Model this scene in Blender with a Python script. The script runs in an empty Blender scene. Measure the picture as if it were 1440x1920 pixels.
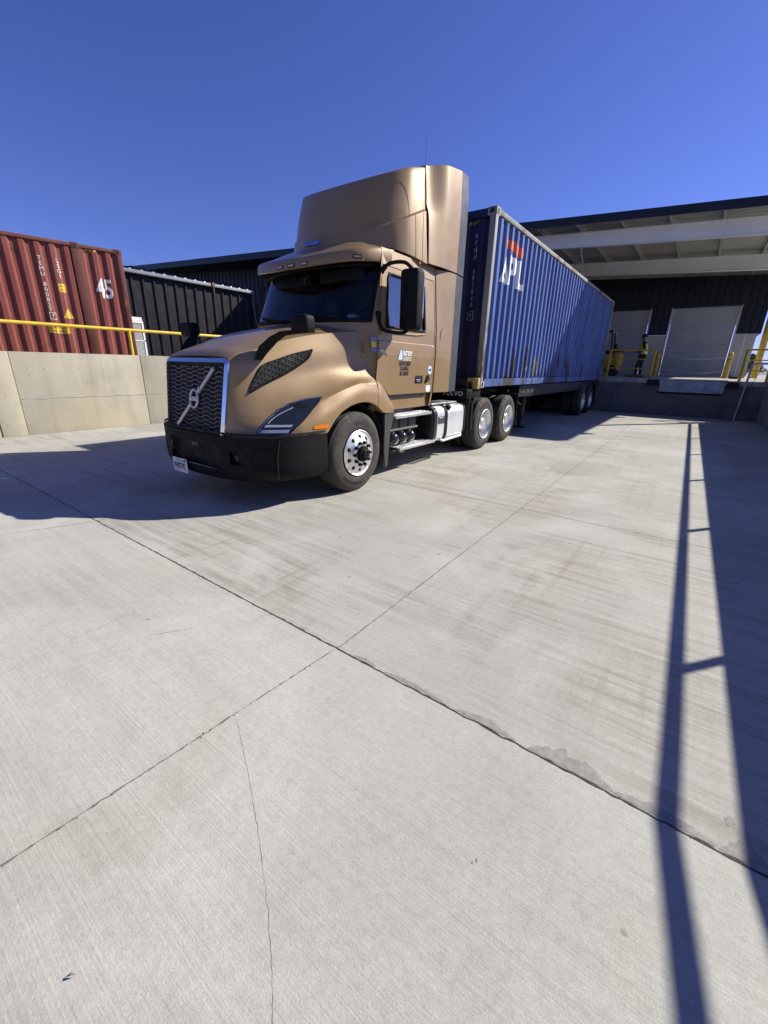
import bpy, bmesh, math, random
import numpy as np
from mathutils import Vector, Matrix
from mathutils.bvhtree import BVHTree
random.seed(7)
C = bpy.context.scene.collection
SC = bpy.context.scene
R = math.radians

# ------------------------------------------------------------------ camera
EYE = 1.57
def _basis():
    f = 775.0
    vl = np.array([597.0, 686 + .0232*597 - 960, f]); vl /= np.linalg.norm(vl)
    up = np.cross([0, 686-960, f], [1000, 686+23.2-960, f]); up /= np.linalg.norm(up)
    if up[1] > 0: up = -up
    return np.stack([np.cross(vl, up), vl, up])
_Rm = _basis()
cam = bpy.data.cameras.new('camera'); camo = bpy.data.objects.new('camera', cam); C.objects.link(camo)
_x = _Rm @ [1, 0, 0]; _y = _Rm @ [0, -1, 0]; _z = _Rm @ [0, 0, -1]
camo.matrix_world = Matrix(((_x[0], _y[0], _z[0], 0), (_x[1], _y[1], _z[1], 0), (_x[2], _y[2], _z[2], EYE), (0, 0, 0, 1)))
cam.sensor_fit = 'HORIZONTAL'; cam.sensor_width = 36; cam.lens = 36*775/1440
cam.clip_start = .05; cam.clip_end = 3000
SC.camera = camo

# ------------------------------------------------------------------ sun, sky, exposure
SUN = Vector((1.0, 1.3, 1.125)).normalized()
sl = bpy.data.lights.new('sun', 'SUN'); sl.energy = 5.0; sl.angle = R(.53); sl.color = (1, .95, .86)
so = bpy.data.objects.new('sun', sl); C.objects.link(so); so.location = (20, 26, 22)
so.rotation_euler = SUN.to_track_quat('Z', 'Y').to_euler()
W = bpy.data.worlds.new('World'); SC.world = W; W.use_nodes = True
nt = W.node_tree; bg = nt.nodes['Background']
sky = nt.nodes.new('ShaderNodeTexSky'); sky.sky_type = 'NISHITA'; sky.sun_disc = False
sky.sun_elevation = math.asin(SUN.z); sky.sun_rotation = math.atan2(SUN.x, SUN.y)
sky.air_density = 1.0; sky.dust_density = .35; sky.ozone_density = 3.0; sky.altitude = 600
mul = nt.nodes.new('ShaderNodeMix'); mul.data_type = 'RGBA'; mul.blend_type = 'MULTIPLY'; mul.inputs[0].default_value = 1
mul.inputs[7].default_value = (.71, .755, 1.44, 1)
nt.links.new(sky.outputs[0], mul.inputs[6]); nt.links.new(mul.outputs[2], bg.inputs[0])
bg.inputs[1].default_value = .068
SC.view_settings.view_transform = 'Standard'; SC.view_settings.look = 'None'
SC.view_settings.exposure = .45; SC.view_settings.gamma = 1
SC.cycles.max_bounces = 8; SC.cycles.transparent_max_bounces = 12

# ------------------------------------------------------------------ materials
def _mat(name):
    m = bpy.data.materials.new(name); m.use_nodes = True
    return m, m.node_tree, m.node_tree.nodes['Principled BSDF']
def _n(nt, t, **kw):
    n = nt.nodes.new('ShaderNode'+t)
    for k, v in kw.items(): setattr(n, k, v)
    return n
def _coord(nt, scale=(1, 1, 1), rot=0, kind='Object'):
    tc = _n(nt, 'TexCoord'); mp = _n(nt, 'Mapping')
    mp.inputs['Scale'].default_value = scale; mp.inputs['Rotation'].default_value = (0, 0, rot)
    nt.links.new(tc.outputs[kind], mp.inputs[0]); return mp.outputs[0]
def _noise(nt, co, scale, detail=4, rough=.55, dist=0):
    n = _n(nt, 'TexNoise'); n.inputs['Scale'].default_value = scale; n.inputs['Detail'].default_value = detail
    n.inputs['Roughness'].default_value = rough; n.inputs['Distortion'].default_value = dist
    nt.links.new(co, n.inputs['Vector']); return n.outputs[0]
def _ramp(nt, fac, stops):
    r = _n(nt, 'ValToRGB'); e = r.color_ramp.elements
    while len(e) < len(stops): e.new(.5)
    for i, (p, c) in enumerate(stops):
        e[i].position = p; e[i].color = (c, c, c, 1) if isinstance(c, (int, float)) else (*c, 1)
    nt.links.new(fac, r.inputs[0]); return r.outputs[0]
def _mix(nt, fac, a, b, mode='MIX'):
    m = _n(nt, 'Mix', data_type='RGBA', blend_type=mode)
    for s, v in ((0, fac), (6, a), (7, b)):
        if isinstance(v, (int, float)): m.inputs[s].default_value = v
        elif isinstance(v, tuple): m.inputs[s].default_value = (*v, 1)
        else: nt.links.new(v, m.inputs[s])
    return m.outputs[2]
def _bump(nt, b, h, strength, dist=.01, prev=None):
    n = _n(nt, 'Bump'); n.inputs['Strength'].default_value = strength; n.inputs['Distance'].default_value = dist
    nt.links.new(h, n.inputs['Height'])
    if prev: nt.links.new(prev, n.inputs['Normal'])
    nt.links.new(n.outputs[0], b.inputs['Normal']); return n.outputs[0]
def plain(name, col, rough=.5, metal=0, coat=0, var=.12, vscale=3, bump=0, bscale=60, spec=.5):
    """a surface with slight unevenness of tone and gloss"""
    m, nt, b = _mat(name)
    co = _coord(nt)
    n = _noise(nt, co, vscale, 6)
    lo = tuple(c*(1-var) for c in col); hi = tuple(min(1, c*(1+var)) for c in col)
    nt.links.new(_ramp(nt, n, [(.3, lo), (.7, hi)]), b.inputs['Base Color'])
    nt.links.new(_ramp(nt, _noise(nt, co, vscale*2.3, 5), [(.3, max(.02, rough*.8)), (.7, min(1, rough*1.2))]), b.inputs['Roughness'])
    b.inputs['Metallic'].default_value = metal; b.inputs['Coat Weight'].default_value = coat; b.inputs['Coat Roughness'].default_value = .04
    b.inputs['Specular IOR Level'].default_value = spec
    if bump: _bump(nt, b, _noise(nt, co, bscale, 4), bump)
    return m
def concrete_floor(name, broom_rot, base, streak):
    m, nt, b = _mat(name)
    co = _coord(nt, kind='Object')
    big = _noise(nt, co, .45, 5, .6)
    col = _ramp(nt, big, [(.3, tuple(c*.86 for c in base)), (.5, base), (.72, tuple(min(1, c*1.1) for c in base))])
    # warm tan patches
    warm = _ramp(nt, _noise(nt, co, .6, 3, .5, .6), [(.52, 0.), (.72, .5)])
    col = _mix(nt, warm, col, tuple(a*f for a, f in zip(base, (1.0, .93, .80))))
    # broom streaks darkened by dirt, broken up into patches; tyre drag across them
    def mul(a, b_):
        m_ = _n(nt, 'Math', operation='MULTIPLY'); nt.links.new(a, m_.inputs[0])
        if isinstance(b_, (int, float)): m_.inputs[1].default_value = b_
        else: nt.links.new(b_, m_.inputs[1])
        return m_.outputs[0]
    dirt = tuple(c*f for c, f in zip(base, (.60, .575, .53)))
    area = _ramp(nt, _noise(nt, co, .55, 5, .65, .8), [(.40, 0.), (.60, 1.)])
    s1 = _ramp(nt, _noise(nt, _coord(nt, (.30, 9, 1), broom_rot), 1.7, 8, .72, .3), [(.44, 0.), (.60, 1.)])
    col = _mix(nt, mul(mul(s1, area), streak*.85), col, dirt)
    s2 = _ramp(nt, _noise(nt, _coord(nt, (.8, 42, 1), broom_rot), 1.5, 6, .75), [(.45, 0.), (.64, 1.)])
    area2 = _ramp(nt, _noise(nt, co, .8, 4, .6, .5), [(.36, .12), (.62, 1.)])
    col = _mix(nt, mul(mul(s2, area2), streak*.55), col, dirt)
    s3 = _ramp(nt, _noise(nt, _coord(nt, (8, .22, 1), R(5)), 1.3, 7, .7, .2), [(.50, 0.), (.66, 1.)])
    col = _mix(nt, mul(mul(s3, area), streak*.50), col, dirt)
    pale = _ramp(nt, _noise(nt, co, .9, 6, .65, .6), [(.50, 0.), (.66, .6)])
    col = _mix(nt, pale, col, tuple(min(1, c*1.18) for c in base))
    # speckle of the sanded surface and dark dots
    sp = _ramp(nt, _noise(nt, co, 210, 3, .7), [(.35, .80), (.55, 1.), (.75, 1.12)])
    col = _mix(nt, .75, col, sp, 'MULTIPLY')
    sp2 = _ramp(nt, _noise(nt, co, 38, 4, .7), [(.32, .88), (.6, 1.04)])
    col = _mix(nt, .8, col, sp2, 'MULTIPLY')
    dots = _n(nt, 'TexVoronoi'); dots.inputs['Scale'].default_value = 2.3; nt.links.new(co, dots.inputs['Vector'])
    dd = _ramp(nt, dots.outputs['Distance'], [(.018, .45), (.035, 1.)])
    col = _mix(nt, .7, col, dd, 'MULTIPLY')
    nt.links.new(col, b.inputs['Base Color']); b.inputs['Roughness'].default_value = .82
    b.inputs['Specular IOR Level'].default_value = .3
    br = _noise(nt, _coord(nt, (1.2, 90, 1), broom_rot), 1.4, 3, .6)
    p = _bump(nt, b, br, .35, .004)
    _bump(nt, b, _noise(nt, co, 170, 3, .7), .45, .003, p)
    return m
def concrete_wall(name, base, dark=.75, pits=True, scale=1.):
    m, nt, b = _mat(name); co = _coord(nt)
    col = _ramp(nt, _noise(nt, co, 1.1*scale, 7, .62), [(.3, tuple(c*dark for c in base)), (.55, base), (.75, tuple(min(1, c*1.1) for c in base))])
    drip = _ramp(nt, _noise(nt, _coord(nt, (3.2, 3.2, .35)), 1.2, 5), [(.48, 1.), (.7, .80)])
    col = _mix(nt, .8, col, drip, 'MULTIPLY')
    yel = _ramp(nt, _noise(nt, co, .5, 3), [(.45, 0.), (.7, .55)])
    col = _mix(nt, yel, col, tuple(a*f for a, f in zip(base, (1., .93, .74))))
    if pits:
        v = _n(nt, 'TexVoronoi'); v.inputs['Scale'].default_value = 4.5; nt.links.new(co, v.inputs['Vector'])
        col = _mix(nt, .8, col, _ramp(nt, v.outputs['Distance'], [(.03, .35), (.07, 1.)]), 'MULTIPLY')
        wp = _n(nt, 'Mix', data_type='RGBA'); wp.inputs[0].default_value = .12; nt.links.new(co, wp.inputs[6])
        nn = _n(nt, 'TexNoise'); nn.inputs['Scale'].default_value = 3.; nt.links.new(co, nn.inputs['Vector']); nt.links.new(nn.outputs['Color'], wp.inputs[7])
        v2 = _n(nt, 'TexVoronoi'); v2.inputs['Scale'].default_value = 11.; nt.links.new(wp.outputs[2], v2.inputs['Vector'])
        gate = _ramp(nt, _noise(nt, co, 1.3, 3), [(.45, 0.), (.6, 1.)])
        pm = _mix(nt, gate, (1., 1., 1.), _ramp(nt, v2.outputs['Distance'], [(.06, .45), (.12, 1.)]))
        col = _mix(nt, .8, col, pm, 'MULTIPLY')
    col = _mix(nt, .7, col, _ramp(nt, _noise(nt, co, 45, 4, .7), [(.3, .82), (.65, 1.06)]), 'MULTIPLY')
    nt.links.new(col, b.inputs['Base Color']); b.inputs['Roughness'].default_value = .85; b.inputs['Specular IOR Level'].default_value = .3
    _bump(nt, b, _noise(nt, co, 30, 6, .6), .35, .01)
    return m
def worn_paint(name, base, faded, rust, rust_amt=.5, rough=.55, zrust=None, seed=0.):
    """container paint: chalking, vertical runs, rust scabs"""
    m, nt, b = _mat(name); co = _coord(nt)
    mp = _coord(nt, (1, 1, .16))
    f = _ramp(nt, _noise(nt, mp, 2.2, 6, .6), [(.35, 0.), (.7, 1.)])
    col = _mix(nt, f, base, faded)
    off = _n(nt, 'Mapping'); off.inputs['Location'].default_value = (seed, seed*.7, seed*1.3)
    tc = _n(nt, 'TexCoord'); nt.links.new(tc.outputs['Object'], off.inputs[0]); off.inputs['Scale'].default_value = (1, 1, .5)
    r = _noise(nt, off.outputs[0], 1.7, 9, .68, .5)
    hi = .70 - .12*rust_amt
    rm = _ramp(nt, r, [(hi-.05, 0.), (hi+.03, 1.)])
    if zrust is not None:      # scabs gather where water sits, near the bottom rail
        sep = _n(nt, 'SeparateXYZ'); nt.links.new(tc.outputs['Object'], sep.inputs[0])
        mr = _n(nt, 'MapRange'); mr.inputs[1].default_value = zrust[0]; mr.inputs[2].default_value = zrust[1]
        mr.inputs[3].default_value = .11; mr.inputs[4].default_value = 0; nt.links.new(sep.outputs[2], mr.inputs[0])
        ad = _n(nt, 'Math', operation='ADD'); nt.links.new(r, ad.inputs[0]); nt.links.new(mr.outputs[0], ad.inputs[1])
        rm = _ramp(nt, ad.outputs[0], [(hi-.05, 0.), (hi+.03, 1.)])
    rc = _ramp(nt, _noise(nt, co, 14, 5), [(.35, tuple(c*.45 for c in rust)), (.7, rust)])
    col = _mix(nt, rm, col, rc)
    col = _mix(nt, .6, col, _ramp(nt, _noise(nt, co, 9, 7, .7), [(.3, .8), (.65, 1.08)]), 'MULTIPLY')
    nt.links.new(col, b.inputs['Base Color']); b.inputs['Roughness'].default_value = rough
    b.inputs['Specular IOR Level'].default_value = .35
    _bump(nt, b, _noise(nt, co, 5, 4), .25, .02)
    return m
def car_paint(name, base, metal=.55, rough=.36):
    m, nt, b = _mat(name); co = _coord(nt)
    fl = _noise(nt, co, 900, 2, .5)
    col = _ramp(nt, fl, [(.3, tuple(c*.82 for c in base)), (.7, tuple(c*1.15 for c in base))])
    dust = _ramp(nt, _noise(nt, co, 2.2, 6, .6), [(.4, 0.), (.75, .12)])
    col = _mix(nt, dust, col, (.38, .31, .23))
    nt.links.new(col, b.inputs['Base Color']); b.inputs['Metallic'].default_value = metal
    nt.links.new(_ramp(nt, _noise(nt, co, 3, 5), [(.3, rough*.85), (.7, rough*1.2)]), b.inputs['Roughness'])
    b.inputs['Coat Weight'].default_value = .5; b.inputs['Coat Roughness'].default_value = .03
    return m
def glass_mat(name, tint, dens):
    m, nt, b = _mat(name); nt.nodes.remove(b)
    tr = _n(nt, 'BsdfTransparent'); tr.inputs[0].default_value = (*tint, 1)
    gl = _n(nt, 'BsdfGlossy'); gl.inputs['Roughness'].default_value = .01; gl.inputs[0].default_value = (1, 1, 1, 1)
    fr = _n(nt, 'Fresnel'); fr.inputs[0].default_value = dens
    mx = _n(nt, 'MixShader'); nt.links.new(fr.outputs[0], mx.inputs[0]); nt.links.new(tr.outputs[0], mx.inputs[1]); nt.links.new(gl.outputs[0], mx.inputs[2])
    nt.links.new(mx.outputs[0], nt.nodes['Material Output'].inputs[0]); return m

M = dict(
    slab_a=concrete_floor('apron concrete', 0, (.485, .472, .41), .95),
    slab_b=concrete_floor('ramp concrete', R(72), (.445, .44, .39), .30),
    slab_c=concrete_floor('yard concrete', 0, (.42, .40, .35), .4),
    joint=plain('joint filler', (.045, .041, .036), .9, var=.4, vscale=30, bump=.6),
    saw=plain('sawn joint', (.17, .16, .14), .9, var=.5, vscale=40),
    crack=plain('hairline crack', (.33, .32, .285), .9, var=.4, vscale=40),
    stain=plain('damp cement stain', (.30, .285, .25), .85, var=.2, vscale=30),
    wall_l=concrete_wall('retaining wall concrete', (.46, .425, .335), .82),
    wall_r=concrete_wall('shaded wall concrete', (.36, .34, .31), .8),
    dock=concrete_wall('shade darkened dock concrete', (.17, .165, .16), .6),  # base darker than real concrete, deepening the dock's shade through colour
    base=concrete_wall('painted base wall', (.50, .49, .47), .85, False),
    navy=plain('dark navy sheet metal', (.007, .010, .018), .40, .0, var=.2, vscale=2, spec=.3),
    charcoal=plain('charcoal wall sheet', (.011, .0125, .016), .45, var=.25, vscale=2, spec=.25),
    gutter=plain('pale grey gutter', (.30, .33, .35), .45, .2, var=.12),
    soffit=plain('galvanised roof underside', (.46, .46, .42), .5, .3, var=.12, vscale=1.2),
    beam=plain('pale primer steel', (.74, .75, .74), .5, var=.06, vscale=1.5),
    purlin=plain('galvanised purlin', (.44, .44, .42), .45, .4, var=.1),
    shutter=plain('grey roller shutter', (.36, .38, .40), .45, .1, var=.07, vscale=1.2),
    yellow=plain('yellow safety paint', (.70, .50, .045), .38, var=.12, vscale=5),
    yellow_d=plain('scuffed yellow paint', (.52, .35, .03), .5, var=.25, vscale=6),
    grey_pipe=plain('galvanised pipe', (.48, .48, .48), .4, .6, var=.12),
    steel=plain('dull plate steel', (.30, .30, .30), .5, .5, var=.3, vscale=4),
    black=plain('black rubber block', (.012, .012, .012), .8, var=.3),
    white=plain('white painted metal', (.75, .75, .73), .45, var=.06),
    mesh=plain('grey screen mesh', (.30, .31, .31), .7, var=.3, vscale=40),
    rope=plain('pale rope', (.62, .62, .60), .8),
    brown=plain('worn plywood', (.16, .12, .075), .8, var=.3, vscale=8),
    rusty=plain('rusty bracket', (.20, .09, .05), .8, var=.4, vscale=20),
    hill=plain('far hills', (.16, .17, .18), .9, var=.2, vscale=.02),
    leaf=plain('far foliage', (.05, .07, .035), .8, var=.3, vscale=3),
)

# ------------------------------------------------------------------ mesh helpers
class MB:
    """collects shapes, then links them as one mesh object"""
    def __init__(s): s.v = []; s.f = []
    def add(s, vs, fs):
        o = len(s.v); s.v += [tuple(map(float, v)) for v in vs]; s.f += [tuple(i+o for i in f) for f in fs]; return s
    def box(s, a, b):
        (x0, y0, z0), (x1, y1, z1) = a, b
        x0, x1 = min(x0, x1), max(x0, x1); y0, y1 = min(y0, y1), max(y0, y1); z0, z1 = min(z0, z1), max(z0, z1)
        return s.add([(x0, y0, z0), (x1, y0, z0), (x1, y1, z0), (x0, y1, z0), (x0, y0, z1), (x1, y0, z1), (x1, y1, z1), (x0, y1, z1)],
                     [(0, 3, 2, 1), (4, 5, 6, 7), (0, 1, 5, 4), (1, 2, 6, 5), (2, 3, 7, 6), (3, 0, 4, 7)])
    def rbox(s, a, b, r=.02, n=3):
        bm = bmesh.new(); bmesh.ops.create_cube(bm, size=1)
        for v in bm.verts: v.co = Vector([(a[i]+b[i])/2 + v.co[i]*abs(b[i]-a[i]) for i in range(3)])
        bmesh.ops.bevel(bm, geom=bm.edges[:], offset=r, segments=n, profile=.5, affect='EDGES')
        return s.bm(bm)
    def bm(s, bm):
        bm.verts.index_update()
        s.add([v.co[:] for v in bm.verts], [[v.index for v in f.verts] for f in bm.faces]); bm.free(); return s
    def tube(s, pts, r, n=10, cap=True, closed=False):
        P = [Vector(p) for p in pts]; L = len(P); rings = []; rad = r if isinstance(r, (list, tuple)) else [r]*L
        up = None
        for i in range(L):
            if closed: t = (P[(i+1) % L]-P[i-1])
            else: t = (P[min(i+1, L-1)]-P[max(i-1, 0)])
            t.normalize()
            if up is None:
                up = t.orthogonal().normalized()
            up = (up - t*up.dot(t)); up = up.normalized() if up.length > 1e-6 else t.orthogonal().normalized()
            w = t.cross(up)
            rings.append([P[i]+(up*math.cos(2*math.pi*k/n)+w*math.sin(2*math.pi*k/n))*rad[i] for k in range(n)])
        vs = [v for q in rings for v in q]; fs = []
        for i in range(L if closed else L-1):
            j = (i+1) % L
            for k in range(n): fs.append((i*n+k, i*n+(k+1) % n, j*n+(k+1) % n, j*n+k))
        if cap and not closed: fs += [tuple(range(n))[::-1], tuple((L-1)*n+k for k in range(n))]
        return s.add(vs, fs)
    def cyl(s, a, b, r, n=24): return s.tube([a, b], r, n)
    def grid(s, G, loop=False):
        """G[i][j] -> quads"""
        nI, nJ = len(G), len(G[0]); vs = [p for row in G for p in row]
        fs = [(i*nJ+j, i*nJ+(j+1) % nJ, (i+1)*nJ+(j+1) % nJ, (i+1)*nJ+j) for i in range(nI-1) for j in range(nJ if loop else nJ-1)]
        return s.add(vs, fs)
    def prism(s, poly, axis, a, b):
        """polygon in the two other axes extruded along axis from a to b"""
        n = len(poly)
        def mk(p, t):
            return (t, p[0], p[1]) if axis == 'x' else (p[0], t, p[1]) if axis == 'y' else (p[0], p[1], t)
        vs = [mk(p, a) for p in poly]+[mk(p, b) for p in poly]
        return s.add(vs, [tuple(range(n))[::-1], tuple(range(n, 2*n))]+[(i, (i+1) % n, n+(i+1) % n, n+i) for i in range(n)])
    def lathe(s, prof, c, axis='x', n=48, closed=False):
        """profile of (radius, along) turned about an axis through c"""
        G = []
        for k in range(n):
            a = 2*math.pi*k/n; row = []
            for r, t in prof:
                u, w = r*math.cos(a), r*math.sin(a)
                row.append((c[0]+t, c[1]+u, c[2]+w) if axis == 'x' else (c[0]+u, c[1]+t, c[2]+w) if axis == 'y' else (c[0]+u, c[1]+w, c[2]+t))
            G.append(row)
        G.append(G[0]); return s.grid(G)
    def text(s, txt, to, size=1., depth=.002, spacing=1., align='CENTER', sx=1., extrude=True, font_bold=0):
        """lettering: to(u, v, d) places text-plane coordinates in space"""
        cu = bpy.data.curves.new('t', 'FONT'); cu.body = txt; cu.size = size; cu.align_x = align; cu.align_y = 'CENTER'
        cu.space_character = spacing; cu.offset = font_bold; cu.resolution_u = 3
        o = bpy.data.objects.new('t', cu); C.objects.link(o)
        me = bpy.data.meshes.new_from_object(o.evaluated_get(bpy.context.evaluated_depsgraph_get()))
        bm = bmesh.new(); bm.from_mesh(me)
        if not bm.faces:
            pass
        bmesh.ops.remove_doubles(bm, verts=bm.verts, dist=1e-5)
        bm.verts.index_update()
        s.add([to(v.co.x*sx, v.co.y, depth) for v in bm.verts], [[v.index for v in f.verts] for f in bm.faces])
        bm.free(); bpy.data.objects.remove(o); bpy.data.curves.remove(cu); bpy.data.meshes.remove(me); return s
    def build(s, name, mat, parent=None, smooth=None, loc=None, label=None, double=False):
        root = parent
        while root is not None and root.parent: root = root.parent
        off = Vector(root.location) if root else Vector(loc or (0, 0, 0))
        me = bpy.data.meshes.new(name)
        me.from_pydata([tuple(Vector(v)-off) for v in s.v], [], s.f); me.update()
        bm = bmesh.new(); bm.from_mesh(me)
        bmesh.ops.remove_doubles(bm, verts=bm.verts, dist=1e-5)
        if not double: bmesh.ops.recalc_face_normals(bm, faces=bm.faces)
        bm.to_mesh(me); bm.free()
        mats = mat if isinstance(mat, (list, tuple)) else [mat]
        for q in mats: me.materials.append(M[q] if isinstance(q, str) else q)
        if smooth is not None:
            for p in me.polygons: p.use_smooth = True
            me.set_sharp_from_angle(angle=R(smooth))
        o = bpy.data.objects.new(name, me); C.objects.link(o)
        if parent: o.parent = parent
        else: o.location = off
        if label: o['label'] = label
        return o
def thing(name, label, cat, loc=(0, 0, 0), group=None):
    o = bpy.data.objects.new(name, None); C.objects.link(o); o.location = loc; o.empty_display_size = .2
    o['label'] = label; o['category'] = cat
    if group: o['group'] = group
    return o
def tag(o, label, cat, group=None):
    o['label'] = label; o['category'] = cat
    if group: o['group'] = group
    return o
def struct(o): o['kind'] = 'structure'; return o
def copy_tree(o, parent=None):
    c = o.copy(); C.objects.link(c)
    if parent: c.parent = parent
    for ch in list(o.children): copy_tree(ch, c)
    return c
def lerp(a, b, t): return a+(b-a)*t
def interp(x, xs, ys): return float(np.interp(x, xs, ys))
def catmull(P, m, closed=False):
    """smooth polyline through points, m samples a span"""
    P = [np.array(p, float) for p in P]; n = len(P); out = []
    for i in range(n-1):
        p0 = P[i-1] if i > 0 else 2*P[0]-P[1]; p1, p2 = P[i], P[i+1]; p3 = P[i+2] if i+2 < n else 2*P[-1]-P[-2]
        for k in range(m):
            t = k/m
            out.append(.5*((2*p1)+(-p0+p2)*t+(2*p0-5*p1+4*p2-p3)*t*t+(-p0+3*p1-3*p2+p3)*t**3))
    out.append(P[-1]); return out
# ------------------------------------------------------------------ the ground
XL, XR, YD, YJ, RAMP, ZD, ZY = -11.4, 1.87, 19.65, 1.485, .12, 1.33, 1.27
def xw(y): return 1.87+.0145*(19.65-y)
def gz(x, y): return max(0., (YJ-y)*RAMP)
YE = YJ-ZY/RAMP
struct(MB().grid([[(lerp(XL, xw(lerp(YJ, YD, j/10))+.02, i/8), lerp(YJ, YD, j/10), 0) for j in range(11)] for i in range(9)]).build('concrete_apron', 'slab_a'))
struct(MB().grid([[(lerp(XL, xw(lerp(YE, YJ, j/8))+.02, i/8), lerp(YE, YJ, j/8), gz(0, lerp(YE, YJ, j/8))) for j in range(9)] for i in range(9)]).build('concrete_ramp', 'slab_b'))
g = MB()
g.add([(x, y, ZY) for x, y in ((-900, -900), (XL-.02, -900), (XL-.02, 900), (-900, 900))], [(0, 1, 2, 3)])
g.add([(x, y, ZY) for x, y in ((xw(YE)+.02, -900), (900, -900), (900, 900), (XR+.02, 900), (XR+.02, YD+.3), (xw(YE)+.02, YE))], [(0, 1, 2, 3, 4, 5)])
g.add([(x, y, ZY) for x, y in ((XL-.02, -900), (xw(YE)+.02, -900), (xw(YE)+.02, YE), (XL-.02, YE))], [(0, 1, 2, 3)])
g.add([(x, y, ZY) for x, y in ((XL-.02, YD+.3), (XR+.02, YD+.3), (XR+.02, 900), (XL-.02, 900))], [(0, 1, 2, 3)])
struct(g.build('ground', 'slab_c'))
def strip(pts, w, dz, wob=.004, step=.03, wvar=.4):
    """a thin wobbling mark lying on the paving"""
    L = []; R_ = []
    P = [Vector(p) for p in pts]
    for a, b in zip(P[:-1], P[1:]):
        n = max(2, int((b-a).length/step)); d = (b-a).normalized(); s = Vector((-d.y, d.x, 0))
        for i in range(n+1):
            p = a.lerp(b, i/n); k = random.gauss(0, wob); ww = w*(1+random.uniform(-wvar, wvar))
            for side, arr in ((1, L), (-1, R_)):
                q = p+s*(k+side*ww/2); arr.append((q.x, q.y, gz(q.x, q.y)+dz))
    return MB().grid([L, R_])
struct(strip([(XL, 1.497, 0), (2.14, 1.485, 0)], .0095, .0014, .002, .03, .45).build('expansion_joint', 'joint'))
for x in (-1.385, -4.71, -8.05):
    struct(strip([(x, 1.5, 0), (x-.115, YD, 0)], .008, .0014, .002, .05, .4).build('sawn_joint', 'saw'))
for x in (-1.392, -4.71, -8.05):
    struct(strip([(x, 1.465, 0), (x+.055, 0, 0), (x+.2, -4, 0)], .006, .0014, .0013, .02, .8).build('sawn_joint', 'saw'))
for y in (4.73, 8.9, 13.2):
    struct(strip([(XL, y, 0), (xw(y), y+.02, 0)], .007, .0018, .002, .05, .5).build('sawn_joint', 'saw'))
struct(strip([(-1.335, .78, 0), (-1.0, .607, 0), (-.81, .5, 0), (-.69, .427, 0), (-.566, .345, 0), (-.47, .27, 0)], .0012, .0014, .0010, .012, .5).build('ground_crack', 'crack'))
for pts, w in (([(-2.6, .95, 0), (-2.52, .70, 0), (-2.5, .55, 0)], .004), ([(-2.15, 1.05, 0), (-2.25, .85, 0)], .004)):
    struct(strip(pts, w, .0014, .002, .015, .6).build('ground_crack', 'crack'))
# damp fringe creeping out of the joint, ragged on the far side
for x0, x1, h in ((-.27, .06, .075), (.065, .39, .035), (.40, .55, .055), (-.62, -.33, .03), (-1.05, -.7, .018), (-1.27, -1.12, .02)):
    n = max(8, int((x1-x0)/.008)); A = []; B = []; k = 0
    for i in range(n+1):
        x = lerp(x0, x1, i/n); k = .6*k+random.gauss(0, .22)
        A.append((x, 1.497, .0009)); B.append((x+.01, 1.506+max(.003, h*math.sin(math.pi*min(1, (i+.3)/n*.96+.03))*(1+.7*k)), .0009))
    struct(MB().grid([A, B]).build('damp_stain', 'stain'))
for x, y, r in ((.44, 1.64, .020), (.37, 2.62, .010), (-1.55, 3.0, .015), (-2.2, 2.55, .016), (-2.5, 2.75, .014), (-1.9, 2.2, .014)):
    struct(MB().add([(x+r*math.cos(a)*random.uniform(.6, 1.2), y+r*1.3*math.sin(a)*random.uniform(.6, 1.2), gz(x, y)+.0008) for a in np.linspace(0, 6.28, 14)[:-1]], [tuple(range(13))]).build('oil_spot', 'stain'))
# bits of dirt caught in the joints
d = MB()
for i in range(46):
    if i % 2: x = random.uniform(-3.2, .6); y = 1.49+random.gauss(0, .012)
    else: x = -1.39; y = random.uniform(.1, 1.4); x += .037*(1.465-y)+random.gauss(0, .006)
    r = random.uniform(.0015, .004); z = gz(x, y)
    d.add([(x-r, y-r, z), (x+r, y-r*.6, z), (x+r*.4, y+r, z), (x, y, z+r*1.3)], [(0, 1, 3), (1, 2, 3), (2, 0, 3)])
o = d.build('ground_dirt', 'joint'); o['kind'] = 'stuff'
def leaf(x, y, a, L):
    z = gz(x, y)
    o = MB().add([(x, y, z+.004), (x+L*.5*math.cos(a)-.12*L*math.sin(a), y+L*.5*math.sin(a)+.12*L*math.cos(a), z+.012),
              (x+L*math.cos(a), y+L*math.sin(a), z+.006), (x+L*.5*math.cos(a)+.12*L*math.sin(a), y+L*.5*math.sin(a)-.12*L*math.cos(a), z+.012)], [(0, 1, 2, 3)]).build('dry_leaf', 'brown')
    return o
o = leaf(-.25, .895, 1.9, .018); tag(o, 'small dry leaf lying alone on the bare concrete in the right foreground', 'leaf')
o = leaf(-.92, .02, .8, .028); tag(o, 'thin dry twig on the concrete at the bottom left of the foreground', 'twig')

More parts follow.
